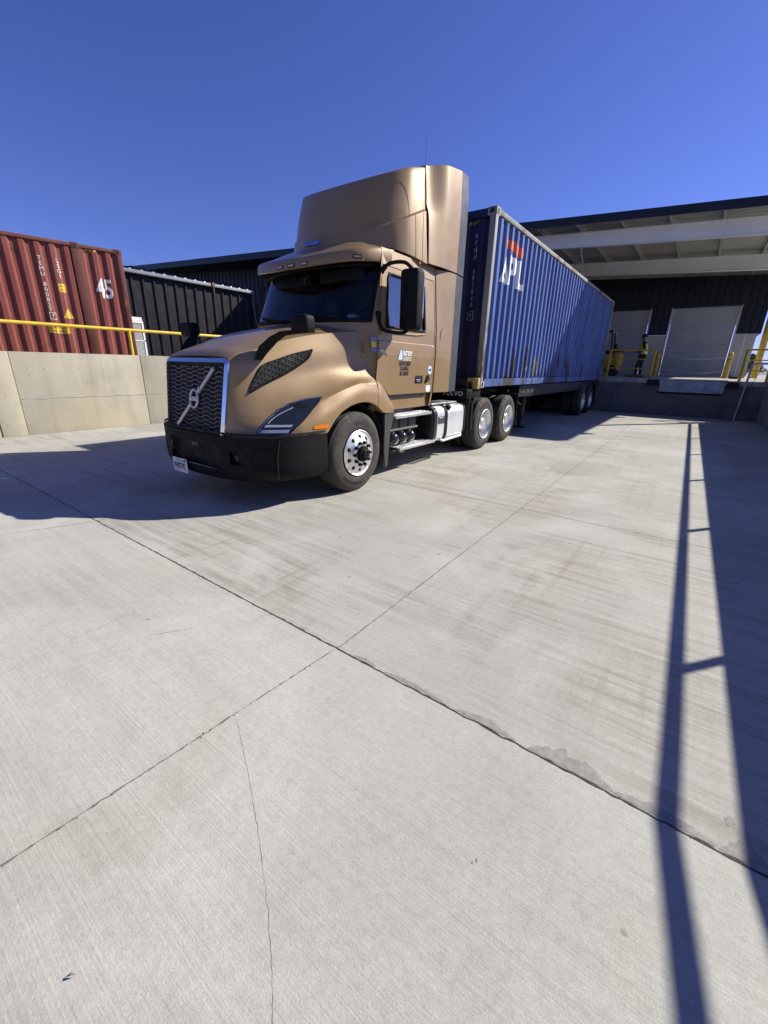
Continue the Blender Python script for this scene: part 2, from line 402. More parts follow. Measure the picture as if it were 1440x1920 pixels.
# ------------------------------------------------------------------ retaining walls
t = thing('retaining_wall', 'sunlit beige concrete retaining wall behind the front of the truck, below the yellow rail', 'wall', (XL, 5, 0))
def wall_panel(y0, y1, x): MB().rbox((x-.25, y0+.006, -.3), (x, y1-.006, 1.683), .012, 2).build('panel', 'wall_l', t, 40)
wall_panel(-12, 2.30, XL); wall_panel(2.30, 2.73, XL+.02); wall_panel(2.73, 5.29, XL); wall_panel(5.29, 9.0, XL); wall_panel(9.0, 14.4, XL); wall_panel(14.4, YD, XL)
k = MB()
for y0, y1 in ((2.74, 5.28), (5.30, 8.99)):
    pts = [(XL+.001, lerp(y0, y1, i/40), .745+.006*math.sin(i*.7)+random.gauss(0, .003)) for i in range(41)]
    k.tube(pts, [.004+random.random()*.006 for _ in pts], 5)
k.build('form_line', 'crack', t)
o = strip([(XL+.03, -2, 0), (XL+.03, YD, 0)], .05, .0016, .012, .06, .7).build('dirt_strip', 'stain'); struct(o)
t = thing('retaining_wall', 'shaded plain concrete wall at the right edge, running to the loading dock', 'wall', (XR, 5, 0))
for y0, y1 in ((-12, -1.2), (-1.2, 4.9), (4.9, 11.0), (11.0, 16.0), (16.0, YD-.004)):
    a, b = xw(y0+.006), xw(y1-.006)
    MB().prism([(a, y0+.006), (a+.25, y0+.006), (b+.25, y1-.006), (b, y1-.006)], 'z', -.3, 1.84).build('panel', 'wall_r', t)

# ------------------------------------------------------------------ railings
def pipe_rail(name, label, runs, posts, r, loc, cat='railing', mat='yellow', group=None):
    t = thing(name, label, cat, loc, group)
    for run in runs: MB().tube(run, r, 14).build('rail', mat, t, 40)
    for a, b in posts: MB().cyl(a, b, r, 14).build('post', mat, t, 40)
    return t
pipe_rail('pipe_railing', 'long yellow pipe railing above the sunlit retaining wall, red container behind', [[(-11.53, -12, 2.20), (-11.53, 2.7, 2.247), (-11.53, 9.0, 2.275)]],
          [((-11.53, y, 1.68), (-11.53, y, 2.25)) for y in (-3.6, 0.3, 5.19, 8.9)], .036, (-11.53, 5.17, 1.68))
pipe_rail('pipe_railing', 'yellow pipe railing running along the top of the right-hand wall', [[(xw(-9)+.03, -9, 2.115), (xw(19.35)+.03, 19.35, 2.115)]],
          [((xw(y)+.03, y, 1.83), (xw(y)+.03, y, 2.115)) for y in 4.94+2.62*np.arange(-4, 6)], .034, (2.1, 5, 1.84))
def dock_rail(x0, x1, label, parent_y=19.78):
    t = thing('dock_railing', label, 'railing', ((x0+x1)/2, parent_y, ZD))
    for z in (2.37, 2.03, 1.69): MB().cyl((x0, parent_y, z), (x1, parent_y, z), .034 if z > 2.3 else .02, 12).build('rail', 'yellow_d', t, 40)
    for x in (x0, x1): MB().rbox((x-.045, parent_y-.045, ZD-.1), (x+.045, parent_y+.045, 2.40), .012, 2).build('post', 'yellow_d', t, 40)
    return t
dock_rail(-3.16, -1.63, 'yellow three-rail guard railing on the dock edge in front of the worker')
dock_rail(1.10, 1.83, 'short yellow guard railing on the dock edge beside the right-hand wall')
t = thing('guard_railing', 'galvanised grey pipe frame standing in front of the dock face at the right', 'railing', (1.27, 19.5, 0))
MB().tube([(1.25, 19.45, 0), (1.33, 19.55, 1.84), (1.36, 19.55, 1.90), (1.42, 19.55, 1.92), (1.86, 19.55, 1.92)], .035, 12).build('rail', 'grey_pipe', t, 40)
MB().tube([(1.62, 19.56, 1.90), (1.55, 19.57, 1.6), (1.38, 19.55, .9)], .008, 6).build('cable', 'black', t)

# ------------------------------------------------------------------ loading dock
t = thing('loading_dock', 'dark shaded concrete loading dock across the end of the yard', 'loading dock', (-4, YD, 0))
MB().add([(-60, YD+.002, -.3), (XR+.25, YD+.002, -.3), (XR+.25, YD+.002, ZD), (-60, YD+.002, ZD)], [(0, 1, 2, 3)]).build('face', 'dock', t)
MB().grid([[(x, y, z) for y, z in ((YD, ZD-.02), (YD, ZD), (24, ZD+.03), (28.2, ZD+.055))] for x in (-60, -10, -4, XR+.25)]).build('platform', 'slab_c', t)
MB().box((-60, YD-.012, ZD-.16), (XR, YD, ZD-.002)).build('edge_angle', 'steel', t)
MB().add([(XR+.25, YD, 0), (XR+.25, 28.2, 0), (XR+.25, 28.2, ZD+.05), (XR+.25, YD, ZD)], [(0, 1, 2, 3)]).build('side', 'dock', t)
t = thing('dock_leveller', 'grey steel dock leveller lip hanging below the right roller door', 'dock leveller', (-.28, YD, 1.1))
MB().prism([(YD-.075, ZD-.03), (YD-.05, ZD-.03), (YD-.13, ZD-.45), (YD-.155, ZD-.45)], 'x', -1.22, .74).build('lip_plate', 'steel', t)
MB().box((-1.30, YD-.05, ZD-.022), (.80, YD+.5, ZD+.02)).build('deck_plate', 'steel', t)
MB().rbox((-1.25, YD-.06, ZD-.52), (.72, YD-.014, ZD-.40), .01, 2).build('front_channel', 'black', t)
def bumper(x0, x1, z0, z1, label):
    o = MB().rbox((x0, YD-.15, z0), (x1, YD-.014, z1), .012, 2).build('dock_bumper', 'black', None, 40, ((x0+x1)/2, YD-.1, (z0+z1)/2)); tag(o, label, 'bumper', 'rubber bumpers either side of the dock leveller')
bumper(-1.66, -1.27, ZD-.24, ZD-.03, 'black rubber dock bumper left of the hanging leveller lip')
bumper(.79, 1.13, ZD-.25, ZD-.03, 'black rubber dock bumper right of the hanging leveller lip')
def bollard(x, label):
    t = thing('bollard', label, 'bollard', (x, 25.5, ZD+.03), 'yellow bollards beside the roller door')
    MB().lathe([(0, 1.13), (.04, 1.128), (.075, 1.11), (.095, 1.07), (.1, 1.02), (.1, 0)], (x, 25.5, ZD+.03), 'z', 24).build('post', 'yellow_d', t, 50)
    MB().lathe([(.103, .80), (.103, .83)], (x, 25.5, ZD+.03), 'z', 24).build('band', 'black', t)
bollard(-1.93, 'yellow pipe bollard left of the large roller door'); bollard(.87, 'yellow pipe bollard right of the large roller door')
for z, lab in ((1.06, 'upper pale safety rope strung across the roller door'), (.40, 'lower pale safety rope strung across the roller door')):
    pts = [(lerp(-1.85, 1.55, i/24), 25.38, ZD+.03+z-.30*math.sin(math.pi*i/24)*(1 if z > 1 else .8)+.10*i/24) for i in range(25)]
    tag(MB().tube(pts, .008, 6).build('safety_rope', 'rope', None, 40, (-.2, 25.4, ZD+z)), lab, 'rope', 'safety ropes across the roller door')
o = MB().rbox((.98, 24.5, ZD+.03), (1.3, 24.75, ZD+.14), .03, 2).build('plastic_case', 'black', None, 40, (1.1, 24.6, ZD)); tag(o, 'small black case lying on the dock floor right of the roller door', 'case')
o = MB().rbox((-2.72, 21.6, ZD+.03), (-2.0, 22.6, ZD+.12), .01, 2).build('floor_mat', 'brown', None, 40, (-2.3, 22, ZD)); tag(o, 'brown plywood sheet lying on the dock at the worker\'s feet', 'board')
k = MB()
for i in range(5):
    k.tube([(-1.58+.07*i+random.gauss(0, .03), YD+.1+random.gauss(0, .05), ZD+.02+.05*abs(math.sin(i*1.7+j))) for j in range(6)], .008, 5)
o = k.build('cable_pile', 'rope', None, 40, (-1.4, YD+.1, ZD)); tag(o, 'tangle of pale cable at the left end of the dock leveller', 'cable')

# ------------------------------------------------------------------ warehouse with its long canopy
def zroof(x): return 6.04-.053*(x-.45)
YF, YW, X0, X1 = 17.35, 28.0, -60., 2.95
t = thing('warehouse', 'dark navy metal warehouse with a deep canopy, roller doors and a loading dock', 'warehouse', (-8, YW, 0))
def roof_sheet(dz, flip=0):
    ys = np.arange(YF, YW+3, .30); G = []
    for x in (X0, -20, X1):
        row = []
        for y in ys:
            for a, h in ((0, 0), (.05, .0), (.07, .03), (.1, .03), (.12, 0)): row.append((x, y+a, zroof(x)+dz+h))
        G.append(row)
    return MB().grid(G)
roof_sheet(.17).build('canopy_roof', 'soffit', t)
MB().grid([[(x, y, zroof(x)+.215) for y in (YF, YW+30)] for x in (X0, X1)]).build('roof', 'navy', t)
MB().add([(x, y, zroof(x)+z) for x in (X0, X1) for y in (YF-.06, YF) for z in (-.02, .22)], [(0, 1, 3, 2), (4, 6, 7, 5), (0, 4, 5, 1), (2, 3, 7, 6), (1, 5, 7, 3), (0, 2, 6, 4)]).build('fascia', 'navy', t)
MB().add([(X1+a, y, zroof(X1)+z) for a in (0, .06) for y in (YF-.06, YW+3) for z in (-.02, .22)], [(0, 1, 3, 2), (4, 6, 7, 5), (0, 4, 5, 1), (2, 3, 7, 6), (1, 5, 7, 3), (0, 2, 6, 4)]).build('fascia', 'navy', t)
for i in range(34):
    x = 2.28-1.37*i
    if x < -24: break
    z = zroof(x)
    MB().prism([(x-.03, z-.03), (x+.03, z-.03), (x+.03, z-.015), (x-.015, z-.015), (x-.015, z+.155), (x+.03, z+.155), (x+.03, z+.168), (x-.03, z+.168)], 'y', YF+.02, YW).build('purlin', 'purlin', t)
def ibeam(y, d, w=.2):
    b = MB(); xa, xb = -40., X1-.1
    for (y0, y1, za, zb) in ((y-w/2, y+w/2, -.045, -.032), (y-.012, y+.012, -d+.013, -.045), (y-w/2, y+w/2, -d, -d+.013)):
        b.add([(x, yy, zroof(x)+z) for x in (xa, xb) for yy in (y0, y1) for z in (za, zb)], [(0, 1, 3, 2), (4, 6, 7, 5), (0, 4, 5, 1), (2, 3, 7, 6), (1, 5, 7, 3), (0, 2, 6, 4)])
    b.build('canopy_beam', 'beam', t)
ibeam(18.35, .50); ibeam(23.6, .56)
# the wall behind, ribbed sheet over a pale base wall, with door openings
def ribbed(x0, x1, za, zb, y, pitch=.30, name='wall_sheet'):
    xs = []; x = x0
    while x < x1-1e-6:
        for a, h in ((0, 0), (.20, 0), (.225, .035), (.275, .035)):
            if x+a < x1: xs.append((x+a, h))
        x += pitch
    xs.append((x1, 0))
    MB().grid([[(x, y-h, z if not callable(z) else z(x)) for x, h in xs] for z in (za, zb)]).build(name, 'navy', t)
top = lambda x: zroof(x)-.02
DT = 4.69
doors = [(-1.96, .86), (-5.7, -2.88), (-9.6, -6.8)]
ribbed(.86, 1.86, 3.43, top, YW); ribbed(-2.88, -1.96, 3.43, top, YW); ribbed(-6.8, -5.7, 3.43, top, YW); ribbed(-40, -9.6, 3.43, top, YW)
for a, b in doors: ribbed(a, b, DT, top, YW)
for a, b in ((.86, 1.72), (-2.88, -1.96), (-6.8, -5.7), (-40, -9.6)): MB().rbox((a, YW-.02, ZD), (b, YW+.3, 3.425), .008, 2).build('base_wall', 'base', t)
MB().box((1.30, YW-.03, ZD), (1.33, YW-.018, 3.42)).build('downpipe', 'white', t)
MB().add([(1.86, YW, 3.43), (1.86, YW+30, 3.43), (1.86, YW+30, top(1.86)), (1.86, YW, top(1.86))], [(0, 1, 2, 3)]).build('side_wall', 'navy', t)
MB().add([(1.72, YW+.3, 1), (1.72, YW+30, 1), (1.72, YW+30, 3.43), (1.72, YW+.3, 3.43)], [(0, 1, 2, 3)]).build('side_base_wall', 'base', t)
for i, (a, b) in enumerate(doors):
    pr = []
    z = ZD+.04
    while z < DT:
        for dz, h in ((0, 0), (.012, .016), (.05, .022), (.088, .016), (.1, 0)): pr.append((z+dz, h))
        z += .1
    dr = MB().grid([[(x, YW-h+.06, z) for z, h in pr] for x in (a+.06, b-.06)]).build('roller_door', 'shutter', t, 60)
    for x in (a, b): MB().rbox((x-.03 if x == b else x-.03, YW-.06, ZD+.02), (x+.045 if x == a else x+.03, YW+.05, DT+.03), .006, 2).build('guide_rail', 'grey_pipe', dr, 40)
    MB().rbox((a-.05, YW-.05, DT), (b+.05, YW+.05, DT+.10), .006, 2).build('lintel', 'navy', dr, 40)
for y, rr in ((20.05, .10), (30.5, .15)):
    MB().cyl((2.25, y, ZY-.2), (2.25, y, zroof(2.25)-.05), rr, 24).build('column', 'yellow_d', t, 40)
    MB().rbox((2.05, y-.2, ZY), (2.45, y+.2, ZY+.03), .008, 2).build('base_plate', 'yellow_d', t, 40)
o = MB().tube([(-4.5, 18.2, 5.86), (-4.52, 18.18, 5.74), (-4.47, 18.2, 5.66), (-4.53, 18.2, 5.60), (-4.46, 18.18, 5.5), (-4.42, 18.2, 5.38), (-4.38, 18.2, 5.31), (-4.46, 18.2, 5.24)], .014, 6)
o = o.build('hanging_cable', 'rope', None, 40, (-4.5, 18.2, 5.6)); tag(o, 'loose pale cable dangling from the front canopy beam', 'cable')

# ------------------------------------------------------------------ small ribbed shed on the left
SX = -13.9
t = thing('shed', 'charcoal ribbed metal shed with a pale grey gutter behind the yellow railing', 'shed', (SX, 8, ZY))
ys = []; y = 6.0
while y < 10.72:
    for a, h in ((0, 0), (.16, 0), (.19, .045), (.24, .045), (.27, 0)):
        if y+a < 10.72: ys.append((y+a, h))
    y += .33
ys.append((10.72, 0))
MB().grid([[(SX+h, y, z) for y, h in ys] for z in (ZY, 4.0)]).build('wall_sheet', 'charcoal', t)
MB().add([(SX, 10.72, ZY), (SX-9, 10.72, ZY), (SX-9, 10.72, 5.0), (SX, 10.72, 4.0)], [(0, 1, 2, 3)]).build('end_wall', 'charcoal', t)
MB().rbox((SX+.02, 5.95, 3.925), (SX+.16, 10.75, 4.045), .012, 2).build('gutter', 'gutter', t, 40)
G = []
for x, z in ((SX+.2, 4.055), (SX-9, 4.75)):
    row = []; y = 5.95
    while y < 10.78:
        for a, h in ((0, 0), (.22, 0), (.245, .035), (.285, .035), (.31, 0)): row.append((x, y+a, z+h))
        y += .33
    G.append(row)
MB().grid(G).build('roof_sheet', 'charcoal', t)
MB().rbox((SX+.16, 9.05, 3.93), (SX+.19, 9.15, 4.05), .004, 2).build('bracket', 'rusty', t); MB().cyl((SX+.17, 9.1, 3.7), (SX+.17, 9.1, 3.95), .02, 8).build('drain_stub', 'rusty', t)
MB().tube([(SX+.1, 10.70, 3.92), (SX+.12, 10.72, 3.3), (SX+.22, 10.80, 2.6), (SX+.3, 10.9, ZY)], .022, 8).build('downpipe', 'brown', t, 40)
t = thing('screen_panel', 'white framed grey mesh panel standing against the charcoal shed beside the red container', 'screen', (SX+.15, 6.4, ZY))
for a, b in (((6.02, ZY), (6.62, ZY+.05)), ((6.02, 2.60), (6.62, 2.66)), ((6.02, 2.10), (6.62, 2.13)), ((6.57, ZY+.05), (6.62, 2.60)), ((6.02, ZY+.05), (6.07, 2.60))):
    MB().box((SX+.14, a[0], a[1]), (SX+.18, b[0], b[1])).build('frame', 'white', t)
MB().box((SX+.15, 6.06, ZY+.04), (SX+.165, 6.58, 2.61)).build('mesh_panel', 'mesh', t)
s = MB().box((SX+.15, 6.3, 2.665), (SX+.17, 6.60, 2.76)).build('sign', 'white', t)

# ------------------------------------------------------------------ far scenery seen past the dock
def ridge(x0, x1, y, h, n=60, seed=1):
    rnd = random.Random(seed); P = [(lerp(x0, x1, i/n), y+rnd.uniform(-20, 20)) for i in range(n+1)]
    H = [h*(.55+.3*math.sin(i*.31+seed)+.2*math.sin(i*.83)+.05*rnd.random()) for i in range(n+1)]
    return MB().grid([[(x, yy-60, ZY-1) for x, yy in P], [(x, yy, ZY+hh) for (x, yy), hh in zip(P, H)], [(x, yy+90, ZY-1) for x, yy in P]])
struct(ridge(-500, 700, 620, 11).build('far_hills', 'hill', None, 60))
def shrub(x, y, h, w, label):
    rnd = random.Random(int(x*31+y)); t = thing('tree', label, 'tree', (x, y, ZY), 'small trees beyond the dock')
    k = MB(); k.tube([(x, y, ZY), (x+.1, y, ZY+h*.45), (x, y, ZY+h*.8)], [.16, .1, .03], 7)
    for i in range(6):
        a = rnd.uniform(0, 6.28); k.tube([(x, y, ZY+h*.35), (x+math.cos(a)*w*.5, y+math.sin(a)*w*.5, ZY+h*rnd.uniform(.55, .85))], [.06, .02], 5)
    k.build('trunk', 'brown', t, 40); k = MB()
    for i in range(900):
        a = rnd.uniform(0, 6.28); q = rnd.random()**.5*w; z = ZY+h*(.3+.7*rnd.random()**.8); q *= (1.05-abs((z-ZY)/h-.55)*1.3)
        p = Vector((x+math.cos(a)*q, y+math.sin(a)*q, z)); s = rnd.uniform(.1, .24)
        u = Vector((rnd.gauss(0, 1), rnd.gauss(0, 1), rnd.gauss(0, 1))).normalized(); v = u.orthogonal().normalized()
        k.add([p-u*s, p+v*s*.5, p+u*s, p-v*s*.5], [(0, 1, 2, 3)])
    k.build('crown', 'leaf', t, double=True)
shrub(5.0, 82, 3.0, 1.6, 'small dark tree beyond the dock, beside the warehouse corner'); shrub(8.5, 120, 2.2, 2.2, 'low round tree farther off beyond the yellow column')

# ------------------------------------------------------------------ warehouse wing on the left, behind the shed
t = thing('warehouse_wing', 'near-black warehouse wing with an overhanging eave, between the charcoal shed and the truck', 'warehouse', (-18, 14, ZY))
zw = lambda x: 5.59-.0524*(x+13.5)
WX0, WX1, WY = -60., -9.6, 12.4
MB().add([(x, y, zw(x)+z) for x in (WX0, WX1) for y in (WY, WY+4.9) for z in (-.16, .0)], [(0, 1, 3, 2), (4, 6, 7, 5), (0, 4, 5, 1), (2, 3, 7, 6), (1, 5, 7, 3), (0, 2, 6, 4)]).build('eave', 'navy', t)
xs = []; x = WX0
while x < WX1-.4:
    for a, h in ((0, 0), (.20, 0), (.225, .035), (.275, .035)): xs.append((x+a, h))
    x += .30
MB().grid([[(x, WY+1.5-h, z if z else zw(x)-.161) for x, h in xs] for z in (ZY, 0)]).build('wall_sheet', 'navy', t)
MB().grid([[(xs[-1][0], y, z if z else zw(xs[-1][0])-.161) for y in (WY+1.5, YD)] for z in (ZY, 0)]).build('side_wall', 'navy', t)
# ------------------------------------------------------------------ containers
M.update(
    blue=worn_paint('faded blue container paint', (.048, .09, .28), (.108, .17, .39), (.075, .06, .05), .48, .5, (.1, .9), 3.1),
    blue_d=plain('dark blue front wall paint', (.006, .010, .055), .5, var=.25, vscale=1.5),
    blue_rust=worn_paint('weathered blue grey frame', (.26, .26, .25), (.34, .33, .29), (.13, .075, .045), 1.0, .7),
    red=worn_paint('oxide red container paint', (.205, .052, .038), (.29, .095, .072), (.16, .055, .03), .35, .6),
    red_d=worn_paint('oxide red frame', (.12, .04, .032), (.17, .055, .04), (.15, .05, .02), 1.0, .65),
    mark=plain('white stencil paint', (.80, .80, .76), .6, var=.1, vscale=9),
    mark_dim=plain('grey stencil paint', (.62, .64, .66), .6, var=.2, vscale=9),
    orange=plain('faded orange paint', (.62, .13, .06), .6, var=.25, vscale=7),
    label_y=plain('yellow sticker', (.75, .48, .06), .5, var=.1),
    ink=plain('black print', (.015, .015, .015), .5),
    chassis=plain('black chassis paint', (.014, .014, .015), .45, var=.3, vscale=4),
    brass=plain('dirty yellow twist lock paint', (.45, .33, .10), .55, var=.3, vscale=8),
)
PITCH = .278
def corr(y, dep=.047, ph=0.):
    t = ((y-ph) % PITCH)/PITCH
    if t < .30: return 0.
    if t < .47: return -dep*(t-.30)/.17
    if t < .80: return -dep
    return -dep*(1-(t-.80)/.20)
def corr_breaks(a, b, ph=0.):
    out = [a]; k = math.floor((a-ph)/PITCH)
    while True:
        done = False
        for t in (0, .30, .47, .80):
            y = ph+(k+t)*PITCH
            if a < y < b: out.append(y)
            if y >= b: done = True
        k += 1
        if done: break
    out.append(b); return out
def sliced_text(parts, brk, fx, name, mat, root):
    """flat lettering cut at every fold of the corrugation and laid on it; parts = list of MB in (y, z) as (v, w, 0)"""
    out = MB()
    for mb in parts:
        bm = bmesh.new(); vs = [bm.verts.new((v[0], v[1], 0)) for v in mb.v]
        for f in mb.f:
            try: bm.faces.new([vs[i] for i in f])
            except ValueError: pass
        for b in brk:
            bmesh.ops.bisect_plane(bm, geom=bm.verts[:]+bm.edges[:]+bm.faces[:], plane_co=(b, 0, 0), plane_no=(1, 0, 0))
        bm.verts.index_update()
        out.add([fx(v.co.x, v.co.y) for v in bm.verts], [[v.index for v in f.verts] for f in bm.faces]); bm.free()
    return out.build(name, mat, root)
def flat_text(s, u, w, size, spacing=1., sx=1., bold=0): return MB().text(s, lambda a, b, d: (u+a, w+b, 0), size, 0, spacing, 'CENTER', sx, font_bold=bold)
def rect(a, b): return MB().add([(a[0], a[1], 0), (b[0], a[1], 0), (b[0], b[1], 0), (a[0], b[1], 0)], [(0, 1, 2, 3)])
def casting(root, x, y, z, mat, sx, sy, sz):
    """corner casting: a thick hollow block with slotted faces"""
    k = MB().rbox((x, y, z), (x-sx*.162, y-sy*.178, z-sz*.118), .006, 2)
    o = k.build('corner_casting', mat, root, 40)
    h = MB()
    def oval(c, ax, a, b):
        pts = []
        for i in range(18):
            q = 2*math.pi*i/18; u, v = a*math.copysign(abs(math.cos(q))**.6, math.cos(q)), b*math.copysign(abs(math.sin(q))**.6, math.sin(q))
            pts.append((c[0], c[1]+u, c[2]+v) if ax == 'x' else (c[0]+u, c[1], c[2]+v) if ax == 'y' else (c[0]+u, c[1]+v, c[2]))
        h.add(pts, [tuple(range(18))])
    oval((x+sx*.0015, y-sy*.089, z-sz*.059), 'x', .032, .042); oval((x-sx*.081, y+sy*.0015, z-sz*.059), 'y', .04, .042); oval((x-sx*.081, y-sy*.089, z+sz*.0015), 'z', .032, .06)
    h.build('slot', 'ink', o)
def container(name, label, L, Wd, H, pm, fm, dm, ends40=None, front_ribs=True):
    t = thing(name, label, 'shipping container'); w = Wd/2; b0, t0 = .16, H-.085
    for s in (1, -1):
        brk = corr_breaks(.10, L-.10)
        spans = [(.10, L-.10)] if not ends40 else [(.10, ends40[0]), (ends40[1], L-.10)]
        for a, b in spans:
            brk = corr_breaks(a, b)
            rows = [b0-.01, b0+.02]+[lerp(b0+.02, t0-.03, i/4) for i in range(1, 5)]+[t0+.012]
            G = [[(s*(w-.012+(corr(y) if 0 < i < len(rows)-1 else -.047 if i == 0 else -.045)), y, z) for y in brk] for i, z in enumerate(rows)]
            MB().grid(G).build('side_panel', pm, t)
        MB().rbox((s*w, .16, H-.012), (s*(w-.06), L-.16, H-.088), .006, 2).build('top_rail', fm, t, 40)
        MB().box((s*(w-.004), .16, 0.02), (s*(w-.05), L-.16, .035)).box((s*(w-.004), .16, .035), (s*(w-.012), L-.16, .165)).build('bottom_rail', pm, t)
        posts = [0, L] if not ends40 else [0, L]
        for y, q in ((0, 1), (L, -1)):
            MB().rbox((s*w, y, .10), (s*(w-.11), y+q*.11, H-.10), .012, 2).build('corner_post', fm, t, 40)
            for z, r in ((0, -1), (H, 1)): casting(t, s*(w+.003), y-q*.003, z, fm, s, -q, r)
        if ends40:
            y = ends40[1]
            MB().rbox((s*(w-.004), ends40[0], .1), (s*(w-.05), ends40[1], H-.1), .006, 2).build('corner_post', fm, t, 40)
            for z, r in ((H, 1),): casting(t, s*(w+.004), ends40[0]+.18, z+.004, fm, s, 1, r)
    # front wall (y = 0), folded sheet
    xs = corr_breaks(-w+.1, w-.1, .05)
    MB().grid([[(x, .045-corr(x, .045, .05)*1., z) for x in xs] for z in (.12, H-.10)]).build('front_panel', dm, t)
    for za, zb in ((H-.01, H-.13), (.02, .16)): MB().rbox((-w+.16, .005, za), (w-.16, .06, zb), .006, 2).build('front_rail', dm, t, 40)
    # doors at the far end
    for s in (1, -1): MB().rbox((s*.01, L-.06, .15), (s*(w-.1), L-.015, H-.12), .01, 2).build('door', pm, t, 40)
    for x in (-.9, -.35, .35, .9): MB().cyl((x, L-.0, .1), (x, L, H-.08), .018, 10).build('lock_rod', 'steel', t, 40)
    MB().grid([[(x, y, H-.03-.012*((int(y/.1)) % 2)) for y in np.arange(.1, L, .1)] for x in (-w+.05, w-.05)]).build('roof', pm, t)
    return t
LB, HB, WB = 11.95, 2.896, 2.44
tb = container('shipping_container', 'faded blue container with white letters on its side, loaded behind the tan truck', LB, WB, HB, 'blue', 'blue_rust', 'blue_d')
brk = corr_breaks(.1, LB-.1)
side = lambda off: (lambda y, z: (WB/2-.012+corr(y)+off, y, z))
CY, CZ, CX = 7.62, 1.215, -4.54
def poly(*p): return MB().add([(a, b, 0) for a, b in p], [tuple(range(len(p)))])
zb_, zt_ = 3.07-CZ, 3.56-CZ
apl = [poly((.50, zb_), (.60, zb_), (.745, zt_), (.655, zt_)), poly((.655, zt_), (.745, zt_), (.86, zb_), (.765, zb_)), poly((.60, zb_+.09), (.79, zb_+.09), (.77, zb_+.19), (.64, zb_+.19)),
       poly((.865, zb_), (.955, zb_), (.955, zt_), (.865, zt_)), poly((.955, zt_), (1.13, zt_), (1.18, zt_-.04), (1.195, zt_-.10), (1.085, zt_-.10), (.955, zt_-.10)), poly((1.085, zt_-.10), (1.195, zt_-.10), (1.195, zt_-.21), (1.085, zt_-.20)), poly((.955, zt_-.30), (1.13, zt_-.30), (1.18, zt_-.26), (1.195, zt_-.21), (1.085, zt_-.20), (.955, zt_-.20)),
       poly((1.335, zb_), (1.435, zb_), (1.435, zt_), (1.335, zt_)), poly((1.435, zb_), (1.68, zb_), (1.68, zb_+.115), (1.435, zb_+.115))]
sliced_text(apl, brk, side(.003), 'lettering', 'mark', tb)['label'] = 'large white letters'
eag = MB().add([(.58, 3.79-CZ, 0), (1.0, 3.78-CZ, 0), (1.10, 3.84-CZ, 0), (1.14, 3.78-CZ, 0), (1.60, 3.78-CZ, 0), (1.62, 3.66-CZ, 0), (1.35, 3.60-CZ, 0), (1.16, 3.59-CZ, 0), (1.06, 3.64-CZ, 0), (.86, 3.64-CZ, 0), (.60, 3.67-CZ, 0)], [tuple(range(11))])
sliced_text([eag], brk, side(.003), 'emblem', 'orange', tb)['label'] = 'faded orange emblem above the letters'
fbrk = corr_breaks(-WB/2+.1, WB/2-.1, .05)
L_ = []
for i, ch in enumerate('APHU 685040'):
    if ch != ' ': L_.append(flat_text(ch, .865, 3.73-CZ-.108*i, .115, 1, 1, .0))
sliced_text(L_, fbrk, lambda x, z: (x, .042-corr(x, .045, .05), z), 'lettering', 'mark_dim', tb)
k9 = flat_text('9', .865, 2.47-CZ, .105)
fr = MB()
for a, b in (((.80, 2.395-CZ), (.93, 2.401-CZ)), ((.80, 2.539-CZ), (.93, 2.545-CZ)), ((.80, 2.401-CZ), (.806, 2.539-CZ)), ((.924, 2.401-CZ), (.93, 2.539-CZ))):
    q = rect(a, b); fr.add(q.v, q.f)
sliced_text([k9, fr], fbrk, lambda x, z: (x, .042-corr(x, .045, .05), z), 'lettering', 'mark_dim', tb)
hz = []
for i in range(7): hz.append(MB().add([(.42+.07*i, HB-.20, 0), (.455+.07*i, HB-.20, 0), (.475+.07*i, HB-.15, 0), (.44+.07*i, HB-.15, 0)], [(0, 1, 2, 3)]))
sliced_text(hz, fbrk, lambda x, z: (x, .040-corr(x, .045, .05), z), 'hazard_stripe', 'brass', tb)
# scraped bare patches with ragged outlines
sc = []
rnd = random.Random(5); M_SCR = plain('bare scraped steel', (.20, .19, .17), .7, .2, var=.6, vscale=14)
for cy, cz, w_, h_ in ((3.2, 1.55, .05, .16), (3.22, 1.36, .06, .10), (3.55, 1.2, .04, .35), (3.0, 1.15, .03, .08), (3.45, .75, .05, .4), (3.05, .42, .16, .22), (3.3, .38, .1, .2), (2.6, .36, .12, .1), (3.7, .40, .07, .14), (1.2, 1.2, .035, .12), (2.1, 2.25, .03, .09), (2.4, 2.2, .03, .1), (2.75, 2.1, .03, .08), (1.0, .55, .03, .12), (4.4, 1.35, .03, .1), (5.3, 1.8, .03, .1), (.75, .42, .02, .15)):
    pts = []
    for i in range(14):
        a = 2*math.pi*i/14; r = rnd.uniform(.55, 1.15); pts.append((cy+w_*math.cos(a)*r, cz+h_*math.sin(a)*r, 0))
    sliced_text([MB().add(pts, [tuple(range(14))])], brk, side(.0015), 'scraped_patch', M_SCR, tb)
tb.location = (CX, CY, CZ)

